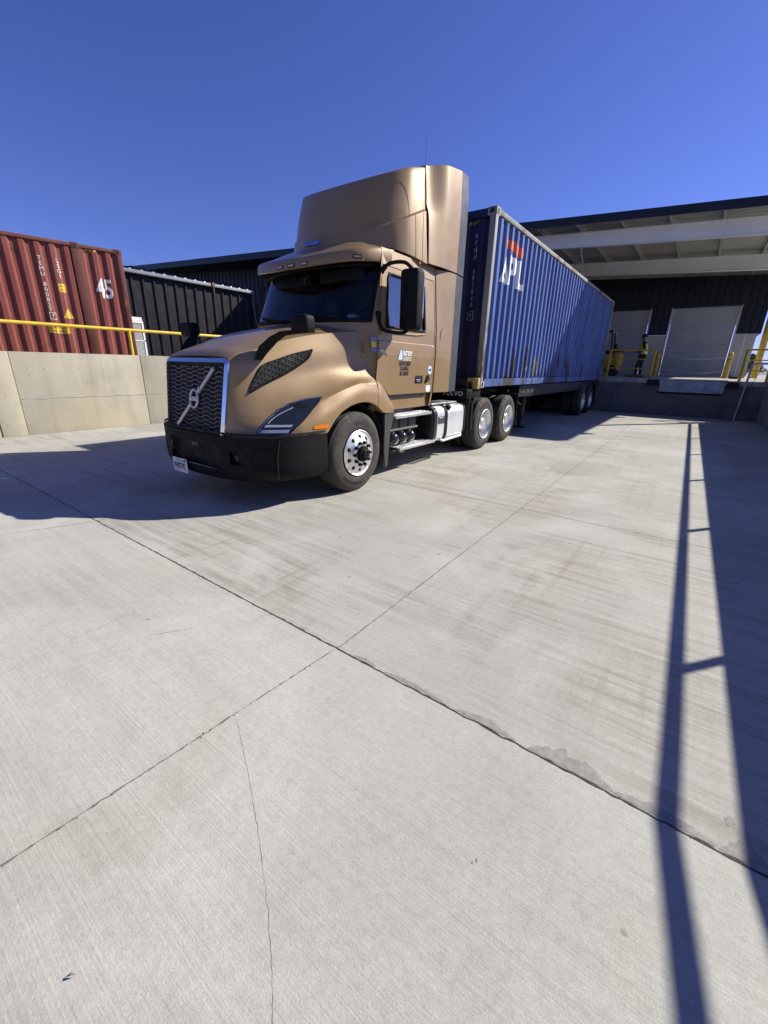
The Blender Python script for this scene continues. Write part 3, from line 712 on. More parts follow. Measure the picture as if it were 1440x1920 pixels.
LR = 13.7
tr = container('shipping_container', 'oxide red container with a white 45, standing behind the yellow railing', LR, 2.44, 2.896, 'red', 'red_d', 'red', (LR-1.06, LR-.86))
rb = corr_breaks(.1, LR-.1)
rs = lambda y, z: (1.22-.012+corr(y)+.003, y, z)
ro = lambda y: LR+(y-5.76)*1.02       # places measured along the yard, on the container
zz = lambda z: z-1.27
def stack(s, y, z0, step, size):
    return [flat_text(ch, y, z0-step*i, size) for i, ch in enumerate(s) if ch != ' ']
fl = lambda y, z: (1.22-.004+.0, y, z)
sliced_text([flat_text('45', ro(5.27), zz(3.22), .60, .95, .62, .012)], rb, rs, 'lettering', 'mark', tr)['label'] = 'large white number 45'
sliced_text(stack('TEMU 800827', ro(4.09), zz(3.73), .108, .12)+[flat_text('7', ro(4.115), zz(2.52), .11)], rb, rs, 'lettering', 'mark', tr)
sliced_text(stack('L5G1', ro(4.41), zz(3.72), .108, .12), rb, rs, 'lettering', 'mark', tr)
bx = []
for a, b in (((-.07, -.075), (.07, -.066)), ((-.07, .066), (.07, .075)), ((-.07, -.066), (-.062, .066)), ((.062, -.066), (.07, .066))): bx.append(rect((ro(4.115)+a[0], zz(2.52)+a[1]), (ro(4.115)+b[0], zz(2.52)+b[1])))
sliced_text(bx, rb, rs, 'lettering', 'mark', tr)
rs2 = lambda y, z: (1.22-.012+corr(y)+.006, y, z)
sliced_text([rect((ro(4.335), zz(3.06)), (ro(4.47), zz(3.24)))], rb, rs, 'height_label', 'label_y', tr)
sliced_text([flat_text('2.9m', ro(4.40), zz(3.19), .05), flat_text("9'6\"", ro(4.405), zz(3.11), .055)], rb, rs2, 'lettering', 'ink', tr)
sliced_text([MB().add([(ro(4.31), zz(2.49), 0), (ro(4.53), zz(2.49), 0), (ro(4.42), zz(2.71), 0)], [(0, 1, 2)])], rb, rs, 'warning_label', 'label_y', tr)['label'] = 'yellow triangular warning sticker'
sliced_text([rect((ro(3.97), zz(2.14)), (ro(4.38), zz(2.32)))], rb, rs, 'caution_label', 'label_y', tr)
sliced_text([flat_text('CAUTION', ro(4.18), zz(2.27), .075, 1, .95), flat_text("9'6\" HIGH", ro(4.18), zz(2.185), .065, 1, .95)], rb, rs2, 'lettering', 'ink', tr)
sg = [rect((ro(5.0)+.085*i, zz(4.03)), (ro(5.0)+.085*i+.05, zz(4.07))) for i in range(3)]
sliced_text(sg, rb, rs, 'hazard_stripe', 'label_y', tr)
sc = []
for i in range(42):
    cy, cz = rnd.choice(((5.12, 2.0), (5.13, 1.95), (5.74, 3.0), (5.76, 2.95), (3.66, 3.0), (3.8, 2.4), (5.7, 2.9), (5.12, 2.15))); cy = ro(cy+rnd.gauss(0, .05)); cz = zz(cz+rnd.gauss(0, .12)); a = rnd.uniform(-.5, 1.9); L2 = rnd.uniform(.03, .10); w2 = .004
    u = (math.cos(a)*L2, math.sin(a)*L2); n = (-math.sin(a)*w2, math.cos(a)*w2)
    if cy+u[0]+.02 > LR: cy = LR-.1
    sc.append(MB().add([(cy+n[0], cz+n[1], 0), (cy+u[0], cz+u[1], 0), (cy-n[0], cz-n[1], 0)], [(0, 1, 2)]))
sliced_text(sc, rb, lambda y, z: (1.22+(.0015 if (LR-1.06 < y < LR-.86 or y > LR-.11) else -.012+corr(y)+.003), y, z), 'scratches', 'orange', tr)
ang = R(-11.3)
tr.rotation_euler = (0, 0, ang)
cx, cy = -12.5, 5.76          # the near corner of its right end
px, py = 1.22, LR
tr.location = (cx-(px*math.cos(ang)-py*math.sin(ang)), cy-(px*math.sin(ang)+py*math.cos(ang)), 1.275)
# ------------------------------------------------------------------ the truck tractor
M.update(
    tan=car_paint('bronze metallic truck paint', (.285, .182, .077), .20, .48),
    chrome=plain('chrome', (.80, .80, .80), .10, 1, var=.03),
    satin=plain('satin chrome', (.62, .62, .62), .22, 1, var=.05),
    emblem_metal=plain('brushed emblem metal', (.55, .55, .56), .42, .55, var=.05),
    grille_bar=plain('grey grille bar', (.27, .27, .28), .45, .3, var=.1),
    tank_paint=plain('glossy black air tank', (.022, .022, .024), .18, .0, .6, var=.2),
    alu=plain('polished wheel aluminium', (.74, .74, .73), .38, .85, var=.06, vscale=8),
    alu_t=plain('polished tank aluminium', (.82, .83, .84), .34, .55, var=.05, vscale=4),
    tread=plain('bright tread plate', (.70, .70, .69), .35, .8, var=.15, vscale=20, bump=.6, bscale=70),
    plastic=plain('black textured plastic', (.0075, .0075, .008), .62, var=.2, vscale=5, bump=.15, bscale=250, spec=.15),
    plastic_g=plain('dark grey plastic', (.05, .05, .052), .5, var=.15, vscale=5),
    trim=plain('grey rubber fairing edge', (.05, .053, .057), .45, var=.1, vscale=3),
    void=plain('unlit black cavity', (.006, .006, .006), .8),
    frame=plain('black painted frame steel', (.012, .012, .013), .35, var=.3, vscale=5),
    tyre=plain('dusty tyre rubber', (.044, .039, .032), .85, var=.25, vscale=7, bump=.25, bscale=40),
    tyre_txt=plain('raised tyre lettering', (.006, .006, .006), .5),
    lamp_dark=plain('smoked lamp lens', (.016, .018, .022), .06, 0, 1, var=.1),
    lamp_white=plain('white lamp strip', (.36, .39, .43), .18, 0, 1, var=.05),
    amber=plain('amber lens', (.75, .20, .015), .15, 0, 1, var=.08),
    glass=glass_mat('tinted windscreen', (.55, .60, .62), 1.45),
    glass_s=glass_mat('tinted side glass', (.34, .42, .46), 3.0),
    cabin=plain('dark grey cabin trim', (.10, .10, .105), .7, var=.2),
    plate=plain('white licence plate', (.72, .73, .74), .45, var=.05),
    navyink=plain('dark blue print', (.02, .035, .10), .5),
    blueink=plain('blue sticker print', (.06, .16, .42), .4, var=.15),
    ltblue=plain('pale blue print', (.50, .68, .85), .5, var=.1),
)
TX, TY = -4.57, 4.05
T = thing('truck', 'bronze tan day-cab truck with black bumper and tall roof fairing, hauling the blue container', 'truck', (TX, TY, 0))
def mx(x, s): return TX+s*x

# ---- hood with both front fenders, lofted from sections along the truck
ST = [2.72, 2.78, 2.95, 3.2, 3.5, 3.9, 4.2, 4.48]
PR = [
 [(0,1.640),(.38,1.634),(.580,1.614),(.628,1.53),(.625,1.33),(.615,1.15),(.608,1.05),(.602,.95),(.598,.83)],
 [(0,1.690),(.37,1.682),(.608,1.650),(.668,1.54),(.672,1.32),(.675,1.12),(.685,1.01),(.702,.93),(.715,.83)],
 [(0,1.765),(.36,1.755),(.650,1.695),(.722,1.56),(.742,1.33),(.792,1.12),(.862,1.00),(.925,.92),(.962,.83)],
 [(0,1.860),(.37,1.845),(.705,1.770),(.772,1.61),(.800,1.39),(.905,1.18),(1.045,1.06),(1.130,.95),(1.160,.83)],
 [(0,1.945),(.40,1.925),(.760,1.850),(.825,1.67),(.862,1.45),(.985,1.262),(1.140,1.172),(1.203,1.03),(1.215,.83)],
 [(0,2.030),(.44,2.000),(.840,1.918),(.905,1.72),(.950,1.51),(1.060,1.365),(1.180,1.305),(1.218,1.20),(1.225,1.10)],
 [(0,2.075),(.48,2.040),(.915,1.950),(.970,1.77),(1.000,1.56),(1.080,1.415),(1.190,1.362),(1.220,1.26),(1.226,1.145)],
 [(0,2.110),(.50,2.070),(.980,1.968),(1.035,1.80),(1.055,1.60),(1.100,1.455),(1.185,1.350),(1.215,1.23),(1.220,1.065)]]
ARCH = ([2.6, 3.42, 3.52, 3.58, 3.66, 3.76, 3.912, 4.05, 4.168, 4.30, 4.40, 4.48], [.83, .83, .835, .90, .985, 1.055, 1.115, 1.142, 1.150, 1.138, 1.108, 1.065])
REAR = [-.20, -.17, -.10, -.03, .02, .02, .0, 0, 0]
def hood_section(y):
    cols = []
    for k in range(9):
        cols.append((interp_s(y, [p[k][0] for p in PR]), interp_s(y, [p[k][1] for p in PR])))
    zb = interp(y, *ARCH)
    cols[8] = (cols[8][0], zb)
    if cols[7][1] < zb+.05: cols[7] = (cols[7][0], zb+.05)
    if cols[6][1] < zb+.11: cols[6] = (cols[6][0], zb+.11)
    return cols
def interp_s(y, vals):
    """cubic through the stations"""
    n = len(ST); d = [0]*n
    for i in range(n):
        if i == 0: d[i] = (vals[1]-vals[0])/(ST[1]-ST[0])
        elif i == n-1: d[i] = (vals[-1]-vals[-2])/(ST[-1]-ST[-2])
        else:
            a = (vals[i]-vals[i-1])/(ST[i]-ST[i-1]); b = (vals[i+1]-vals[i])/(ST[i+1]-ST[i])
            d[i] = 0 if a*b <= 0 else 2*a*b/(a+b)
    y = min(max(y, ST[0]), ST[-1]); i = max(j for j in range(n-1) if ST[j] <= y) if y > ST[0] else 0
    h = ST[i+1]-ST[i]; t = (y-ST[i])/h
    return (2*t**3-3*t*t+1)*vals[i]+(t**3-2*t*t+t)*h*d[i]+(-2*t**3+3*t*t)*vals[i+1]+(t**3-t*t)*h*d[i+1]
def ypos(y, z, k):
    w = min(1, max(0, (3.15-y)/.45)); y += (z-1.6)*.150*w
    u = min(1, max(0, (y-3.95)/.53)); u = u*u*(3-2*u); i = min(7, int(k)); f = k-i
    return y+u*lerp(REAR[i], REAR[i+1], f)
ys = sorted(set([2.72, 2.735, 2.755]+list(np.round(np.linspace(2.78, 3.4, 18), 4))+list(np.round(np.linspace(3.43, 4.48, 42), 4))))
MS = 6
HG = {1: [], -1: []}
for y in ys:
    P = [np.array((x, 0, z)) for x, z in hood_section(y)]
    # a tight crease at the shoulder: split the curve there
    a = catmull(P[:3], MS); b = catmull(P[2:7], MS); c_ = catmull(P[6:], MS)
    prof = a+b[1:]+c_[1:]
    for s in (1, -1):
        HG[s].append([(TX+s*p[0], ypos(y, p[2], i/MS), p[2]) for i, p in enumerate(prof)])
hood = MB()
full = [l[::-1]+r[1:] for l, r in zip(HG[-1], HG[1])]
hood.grid(full)
e0 = full[0]; hood.grid([e0, [(TX+(p[0]-TX)*.955, p[1]+.02, p[2]-.012 if p[2] > 1.5 else p[2]) for p in e0], [(TX+(p[0]-TX)*.93, p[1]+.08, p[2]-.02 if p[2] > 1.5 else p[2]) for p in e0]])
# returned flange round the wheel opening
for s in (1, -1):
    e = [r[-1] for r in HG[s]]
    hood.grid([[(p[0], p[1], p[2]) for p in e], [(p[0]-s*.004, p[1]+(-.0), p[2]-.012) for p in e], [(p[0]-s*.05, p[1], p[2]-.014) for p in e]])
HO = hood.build('hood', 'tan', T, 38)
bmh = bmesh.new(); q = MB().grid(full); vv = [bmh.verts.new(v) for v in q.v]; [bmh.faces.new([vv[i] for i in f]) for f in q.f]
bmh.normal_update(); HB_ = BVHTree.FromBMesh(bmh); bmh.free()
def on_side(y, z, off=.0, s=1):
    h = HB_.ray_cast(Vector((TX+3, y, z)), Vector((-1, 0, 0)))
    if h[0] is None: return None
    n = h[1] if h[1].x > 0 else -h[1]
    p = h[0]+n*off
    return (TX+s*(p.x-TX), p.y, p.z)
def side_patch(poly, off, s=1, step=.025):
    """outline in (y, z) meshed and laid on the flank of the hood"""
    bm = bmesh.new(); vs = [bm.verts.new((a, b, 0)) for a, b in poly]; bm.faces.new(vs)
    for ax in (0, 1):
        lo = min(p[ax] for p in poly); hi = max(p[ax] for p in poly); k = lo+step
        while k < hi-1e-3:
            co = [0, 0, 0]; no = [0, 0, 0]; co[ax] = k; no[ax] = 1
            bmesh.ops.bisect_plane(bm, geom=bm.verts[:]+bm.edges[:]+bm.faces[:], plane_co=co, plane_no=no); k += step
    bm.verts.index_update(); mb = MB(); out = []
    for v in bm.verts:
        p = on_side(v.co.x, v.co.y, off, s); out.append(p)
    last = next(p for p in out if p)
    out = [p or last for p in out]
    mb.add(out, [[v.index for v in f.verts] for f in bm.faces]); bm.free(); return mb
def side_line(pts, off, s=1, m=6):
    return [p for p in (on_side(a, b, off, s) for a, b in [tuple(q) for q in catmull(pts, m)]) if p]

HL = [(2.795, .842), (2.845, .927), (2.935, 1.004), (3.067, 1.093), (3.194, 1.15), (3.377, 1.198), (3.551, 1.216), (3.408, 1.123), (3.253, 1.0), (3.14, .922), (3.075, .865), (3.06, .842)]
VENT = [(2.842, 1.269), (2.875, 1.345), (2.925, 1.425), (3.014, 1.539), (3.211, 1.611), (3.44, 1.679), (3.666, 1.728), (3.61, 1.656), (3.545, 1.604), (3.379, 1.513), (3.224, 1.442), (3.018, 1.356)]
for s in (1, -1):
    # headlight: dark lens, bright trim over its top edge, two white strips at the bottom
    hl = side_patch(HL, .006, s).build('headlight', 'lamp_dark', T, 60)
    MB().tube([p for p in side_line([(2.815, .855), (2.862, .93), (2.95, 1.0), (3.08, 1.087), (3.20, 1.14), (3.377, 1.187), (3.53, 1.207)], .012, s)], .0065, 6).build('trim', 'satin', hl, 60)
    MB().tube([p for p in side_line([(2.915, .952), (2.98, 1.0), (3.08, 1.055), (3.21, 1.108)], .008, s)], .006, 6).build('light_guide', 'lamp_white', hl, 60)
    MB().tube([p for p in side_line([(3.06, .842), (3.075, .865), (3.14, .922), (3.253, 1.0), (3.408, 1.123), (3.551, 1.216)], .006, s)], .008, 6).build('seal', 'plastic', hl, 60)
    side_patch([(2.828, .858), (3.048, .858), (3.072, .890), (2.848, .890)], .012, s).build('light_bar', 'lamp_white', hl, 60)
    side_patch([(2.872, .916), (3.088, .916), (3.112, .938), (2.892, .938)], .012, s).build('light_bar', 'lamp_white', hl, 60)
    # side vent with a wavy mesh
    v = side_patch(VENT, .004, s).build('side_vent', 'void', T, 60)
    MB().tube(side_line(VENT[:7], .006, s, 4), .006, 6).tube(side_line(VENT[6:]+VENT[:1], .006, s, 4), .014, 6).build('vent_frame', 'plastic', v, 60)
    k = MB()
    def inside(a, b):
        c = False; j = len(VENT)-1
        for i in range(len(VENT)):
            (y1, z1), (y2, z2) = VENT[i], VENT[j]
            if (z1 > b) != (z2 > b) and a < (y2-y1)*(b-z1)/(z2-z1)+y1: c = not c
            j = i
        return c
    for r in range(-26, 22):
        run = []
        for i in range(0, 130):
            a = 2.80+i*.008; ph = ((a-2.8)/.085+.5*(r % 2)) % 1
            wv = .0105*(1 if ph < .3 else 1-2*(ph-.3)/.2 if ph < .5 else -1 if ph < .8 else -1+2*(ph-.8)/.2)
            b = 1.30+r*.030+.28*(a-2.9)*1.35-.1+wv
            if inside(a, b): run.append(on_side(a, b, .009, s))
            else:
                if len(run) > 2: k.tube(run, .0032, 4)
                run = []
        if len(run) > 2: k.tube(run, .0032, 4)
    k.build('vent_mesh', 'plastic_g', v, 60)
    side_patch([(3.22, .985), (3.45, 1.0), (3.45, .97), (3.23, .955)] if False else [(3.50, .915), (3.62, .965), (3.63, .945), (3.505, .885)] if False else [(3.313, .883), (3.338, .925), (3.541, .921), (3.522, .880)], .008, s).build('marker_lamp', 'amber', T, 60)
    # crease line where the hood top meets the flank panel
    MB().tube([(mx(.5, s), 4.02, 2.0)] and [HB_.ray_cast(Vector((mx(x, s), y, 4)), Vector((0, 0, -1)))[0]+Vector((0, 0, -.001)) for x, y in [tuple(q) for q in catmull([(.50, 2.80), (.50, 3.1), (.53, 3.5), (.60, 3.9), (.66, 4.2)], 8)]], .0035, 5).build('hood_seam', 'plastic_g', T, 60)
# little badge recess on the hood top
MB().rbox((TX-.42, 3.0, 1.775), (TX-.36, 3.10, 1.80), .008, 2).build('washer_nozzle', 'plastic', T, 40)

# ---- grille
def gr(x, z, d=0.): return (TX+x, 2.72+(z-1.6)*.150-.0+d, z)
def rr(hw_t, hw_b, zt, zb, r, d, n=8):
    """rounded outline of the grille, wider at the top"""
    pts = []
    for cx_, cz_, a0, w in ((hw_t-r, zt-r, 0, 1), (-(hw_t-r), zt-r, 90, 1), (-(hw_b-.02), zb+.02, 180, 0), (hw_b-.02, zb+.02, 270, 0)):
        q = r if w else .02
        for i in range(n+1):
            a = R(a0+90*i/n); pts.append(gr(cx_+q*math.cos(a), cz_+q*math.sin(a), d))
    return pts
ou0, ou1, in1, in0 = rr(.622, .582, 1.618, .815, .07, .03), rr(.612, .572, 1.608, .82, .065, -.012), rr(.577, .537, 1.566, .82, .03, -.034), rr(.568, .530, 1.557, .82, .02, .03)
fr = MB().grid([ou0+ou0[:1], ou1+ou1[:1], in1+in1[:1], in0+in0[:1]]).build('grille_frame', 'chrome', T, 40)
gb = MB().add([gr(-.575, 1.562, .028), gr(.575, 1.562, .028), gr(.535, .815, .028), gr(-.535, .815, .028)], [(0, 1, 2, 3)]).build('grille', 'void', T)
k = MB()
nrow = 15
for r in range(nrow):
    z0 = 1.505-r*(1.505-.855)/(nrow-1); hw = lerp(.485, .525, (z0-.84)/.65)
    pts = []; x = -hw; per = .232
    xs = [i*.005-hw for i in range(int(2*hw/.005)+1)]
    seg = []
    for x in xs:
        ph = ((x+.06)/per+.5*(r % 2)*0) % 1
        wv = .0115*(1 if ph < .37 else 1-2*(ph-.37)/.13 if ph < .5 else -1 if ph < .87 else -1+2*(ph-.87)/.13)
        z = z0+wv
        # leave room for the diagonal bar
        xb = lerp(-.36, .36, (z-.86)/(1.49-.86))
        hole = abs(x-xb) < .045 or (x*x+(z-1.19)**2 < .115**2)
        if hole:
            if len(seg) > 2: k.tube(seg, .0038, 5)
            seg = []
        else: seg.append(gr(x, z, -.0))
    if len(seg) > 2: k.tube(seg, .0038, 5)
k.build('grille_bars', 'grille_bar', gb, 60)
bar = [(-.375, .855), (-.330, .855), (.385, 1.492), (.335, 1.492)]
cut = lambda a, b: [a, b]
e = MB()
def barpiece(t0, t1):
    A = lambda t, u: (lerp(-.355, .355, t)+u*.0135, lerp(.858, 1.505, t)-u*.0135)
    lo = [A(t0, -1), A(t0, 1), A(t1, 1), A(t1, -1)]
    v = [gr(a, b, .0) for a, b in lo]+[gr(a, b, -.02) for a, b in lo]
    e.add(v, [(0, 1, 2, 3), (7, 6, 5, 4), (0, 4, 5, 1), (1, 5, 6, 2), (2, 6, 7, 3), (3, 7, 4, 0)])
barpiece(0, .385); e.build('emblem_bar', 'emblem_metal', gb)
e = MB(); barpiece(.60, 1); e.build('emblem_bar', 'emblem_metal', gb)
em = MB(); cz_ = 1.175
em.tube([gr(.076*math.cos(a), cz_+.098*math.sin(a), -.02) for a in np.linspace(0, 2*math.pi, 33)[:-1]], .0145, 8, closed=True)
em.tube([gr(.06, cz_+.075, -.02), gr(.105, cz_+.118, -.02)], .012, 6).tube([gr(.07, cz_+.122, -.02), gr(.11, cz_+.122, -.02), gr(.11, cz_+.082, -.02)], .009, 6)
emo = em.build('emblem', 'emblem_metal', gb, 60)
MB().prism([(TX-.066, cz_-.021), (TX+.066, cz_-.021), (TX+.066, cz_+.021), (TX-.066, cz_+.021)], 'y', 2.72+(cz_-1.6)*.15-.035, 2.72+(cz_-1.6)*.15-.01).build('name_band', 'emblem_metal', gb)
MB().text('VOLVO', lambda a, b, d: (TX+a, 2.72+(cz_-1.6)*.15-.037, cz_+b), .034, 0, 1.05).build('lettering', 'ink', gb)

# ---- bumper: curved in plan, with a central opening and lamp pockets
BP = catmull([(0, 2.535), (.30, 2.54), (.60, 2.575), (.82, 2.66), (1.0, 2.80), (1.13, 2.97), (1.20, 3.18), (1.222, 3.42), (1.222, 3.50)], 6)
def bump_row(z, s): 
    t = (z-.33)/.5; tuck = .05*max(0, (.46-z)/.13)**1.5
    return [(TX+s*(p[0]-tuck*.8*min(1, p[0])), p[1]+tuck*(1-.6*min(1, max(0, (p[1]-2.8)/.5)))+.0, z) for p in BP]
bz = [.315, .335, .36, .40, .445, .47, .52, .59, .66, .715, .76, .812, .822]
def lift(p, z):      # lower edge rises a little towards the ends
    return (p[0], p[1], p[2]+max(0, (.42-p[2]))*.25*min(1, abs(p[0]-TX)/1.2))
G = [[lift(p, z) for p in (bump_row(z, -1)[::-1]+bump_row(z, 1)[1:])] for z in bz]
NB = len(BP)
bmp = MB(); rec = MB(); fog = MB()
vs = [p for row in G for p in row]; nJ = len(G[0]); fs = []
for i in range(len(bz)-1):
    for j in range(nJ-1):
        a = abs(j+.5-(NB-1)); ym = (bz[i]+bz[i+1])/2
        xa = BP[int(a)][0]
        if xa < .50 and .445 < ym < .715: continue
        if .60 < xa < .76 and .52 < ym < .66: continue
        fs.append((i*nJ+j, i*nJ+j+1, (i+1)*nJ+j+1, (i+1)*nJ+j))
bmp.add(vs, fs)
top = [(p[0], p[1], .822) for p in G[-1]]; bmp.grid([top, [(TX+(p[0]-TX)*.93, p[1]+.06, .832) for p in top], [(TX+(p[0]-TX)*.86, p[1]+.14, .832) for p in top]])
bot = G[0]; bmp.grid([bot, [(TX+(p[0]-TX)*.93, p[1]+.12, p[2]+.02) for p in bot]])
for s in (1, -1):
    ed = [row[-1 if s == 1 else 0] for row in G]; bmp.grid([ed, [(p[0]-s*.10, p[1], p[2]) for p in ed]])
BO = bmp.build('bumper', 'plastic', T, 40)
MB().box((TX-.54, 2.62, .42), (TX+.54, 2.80, .74)).build('air_intake', 'void', BO)
for s in (1, -1):
    MB().box((mx(.58, s), 2.66, .50), (mx(.78, s), 2.80, .68)).build('lamp_pocket', 'void', BO)
    MB().rbox((mx(.64, s), 2.645, .56), (mx(.70, s), 2.67, .62), .008, 2).build('tow_cover', 'plastic_g', BO, 40)
    MB().tube([(mx(p[0]+.002, s), p[1]-.003, z) for p, z in ((BP[27], .36), (BP[27], .6), (BP[28], .80))], .006, 5).build('panel_gap', 'void', BO)
    MB().tube([(mx(BP[q][0]+.001, s), BP[q][1]-.003, z) for q, z in ((20, .47), (20, .62), (22, .69), (25, .715), (26, .715), (26, .47), (23, .46), (20, .47))], .005, 5).build('panel_crease', 'plastic', BO, 60)
    MB().tube([(mx(BP[q][0]+.002, s), BP[q][1]-.002, z) for q, z in ((31, .50), (36, .53), (41, .54))], .005, 5).build('panel_crease', 'plastic', BO, 60)
MB().grid([[(TX+s*p[0]*.992, p[1]+.01, z) for s, pp in ((-1, BP[::-1]), (1, BP[1:])) for p in pp] for z in (.835, .862)]).build('upper_ledge', 'void', BO, 60)
MB().rbox((TX-.12, 2.60, .64), (TX+.02, 2.64, .69), .01, 2).build('radar_sensor', 'plastic_g', BO, 40)
lp = MB().rbox((TX-.40, 2.495, .315), (TX-.095, 2.505, .485), .004, 2).build('licence_plate', 'plate', BO, 40)
lx = TX-.2475
MB().text('9H07392', lambda a, b, d: (lx+a, 2.4925, .392+b*1.35), .072, 0, 1.0, 'CENTER', .92, font_bold=.0015).build('lettering', 'navyink', BO)
MB().text('California', lambda a, b, d: (lx+a-.01, 2.4925, .459+b), .036, 0).build('lettering', 'navyink', BO)
MB().add([(lx+.075, 2.4925, .447), (lx+.14, 2.4925, .447), (lx+.14, 2.4925, .478), (lx+.09, 2.4925, .47)], [(0, 1, 2, 3)]).build('registration_sticker', plain('green sticker', (.02, .13, .10), .5), BO)
for q in (-.36, -.17): MB().rbox((TX+q, 2.51, .50), (TX+q+.03, 2.56, .44), .004, 2).build('plate_bracket', 'plastic', BO, 40)

# ---- cab
ZL = [.98, 1.19, 1.40, 1.75, 2.03, 2.10, 2.25, 2.42, 2.58, 2.70, 2.76, 2.95]
YFz = lambda z: interp(z, [1.0, 2.08, 2.76, 2.95], [4.12, 4.12, 4.44, 4.52])
YCz = lambda z: interp(z, [1.0, 2.08, 2.76, 2.95], [4.47, 4.47, 4.72, 4.78])
XWz = lambda z: interp(z, [1.0, 2.08, 2.76, 2.95], [1.075, 1.075, 1.01, .98])
XSz = lambda z: interp(z, [1.0, 1.19, 1.75, 2.08, 2.76, 2.95], [1.10, 1.135, 1.155, 1.145, 1.085, 1.06])
YWF = lambda z: interp(z, [1.0, 2.03, 2.70, 3], [4.66, 4.70, 4.80, 4.84])
YDF = lambda z: interp(z, [1.19, 1.40, 2.03, 2.76, 3], [4.84, 4.51, 4.56, 4.70, 4.74])
YWR, YDR, YCR = 5.70, 5.98, 6.03
def cab_front(z, s, m=5):
    a = [(0, YFz(z)), (.45*XWz(z), YFz(z)+.035), (.80*XWz(z), lerp(YFz(z), YCz(z), .45)), (XWz(z), YCz(z))]
    return [(TX+s*p[0], p[1], z) for p in catmull(a, m)]
fz = [2.10, 2.25, 2.42, 2.58, 2.70, 2.76]
# cab shell: below the windscreen, pillars, side below door, back
sh = MB()
for s in (1, -1):
    sh.grid([cab_front(z, s) for z in (1.3, 1.75, 2.05, 2.115)])
    pz = [1.3, 1.75, 2.03, 2.10, 2.25, 2.42, 2.58, 2.70, 2.76, 2.95]
    sh.grid([[(mx(XWz(z), s), YCz(z), z), (mx(lerp(XWz(z), XSz(z), .55), s), YCz(z)+.045, z), (mx(XSz(z)-.004, s), YDF(z)-.02, z), (mx(XSz(z)-.003, s), YDF(z)-.006, z)] for z in pz])
    sh.grid([[(mx(XSz(z), s), YDR+.004, z), (mx(XSz(z), s), YCR, z), (mx(XSz(z)-.02, s), YCR+.02, z), (TX, YCR+.02, z)] for z in (.98, 1.19, 1.75, 2.08, 2.76, 2.95)])
    sh.grid([[(mx(XSz(z), s), y, z) for y in (4.70, 5.2, YDR+.004)] for z in (2.765, 2.95)])
    sh.grid([[(mx(x, s), y, z) for y in (4.92, 5.5, YDR+.004)] for x, z in ((1.03, .98), (1.05, 1.04), (1.06, 1.182))])
    sh.grid([[(mx(1.07, s), y, z) for y in (4.50, YCR)] for z in (.98, 2.0)])
SH = sh.build('cab', 'tan', T, 35)
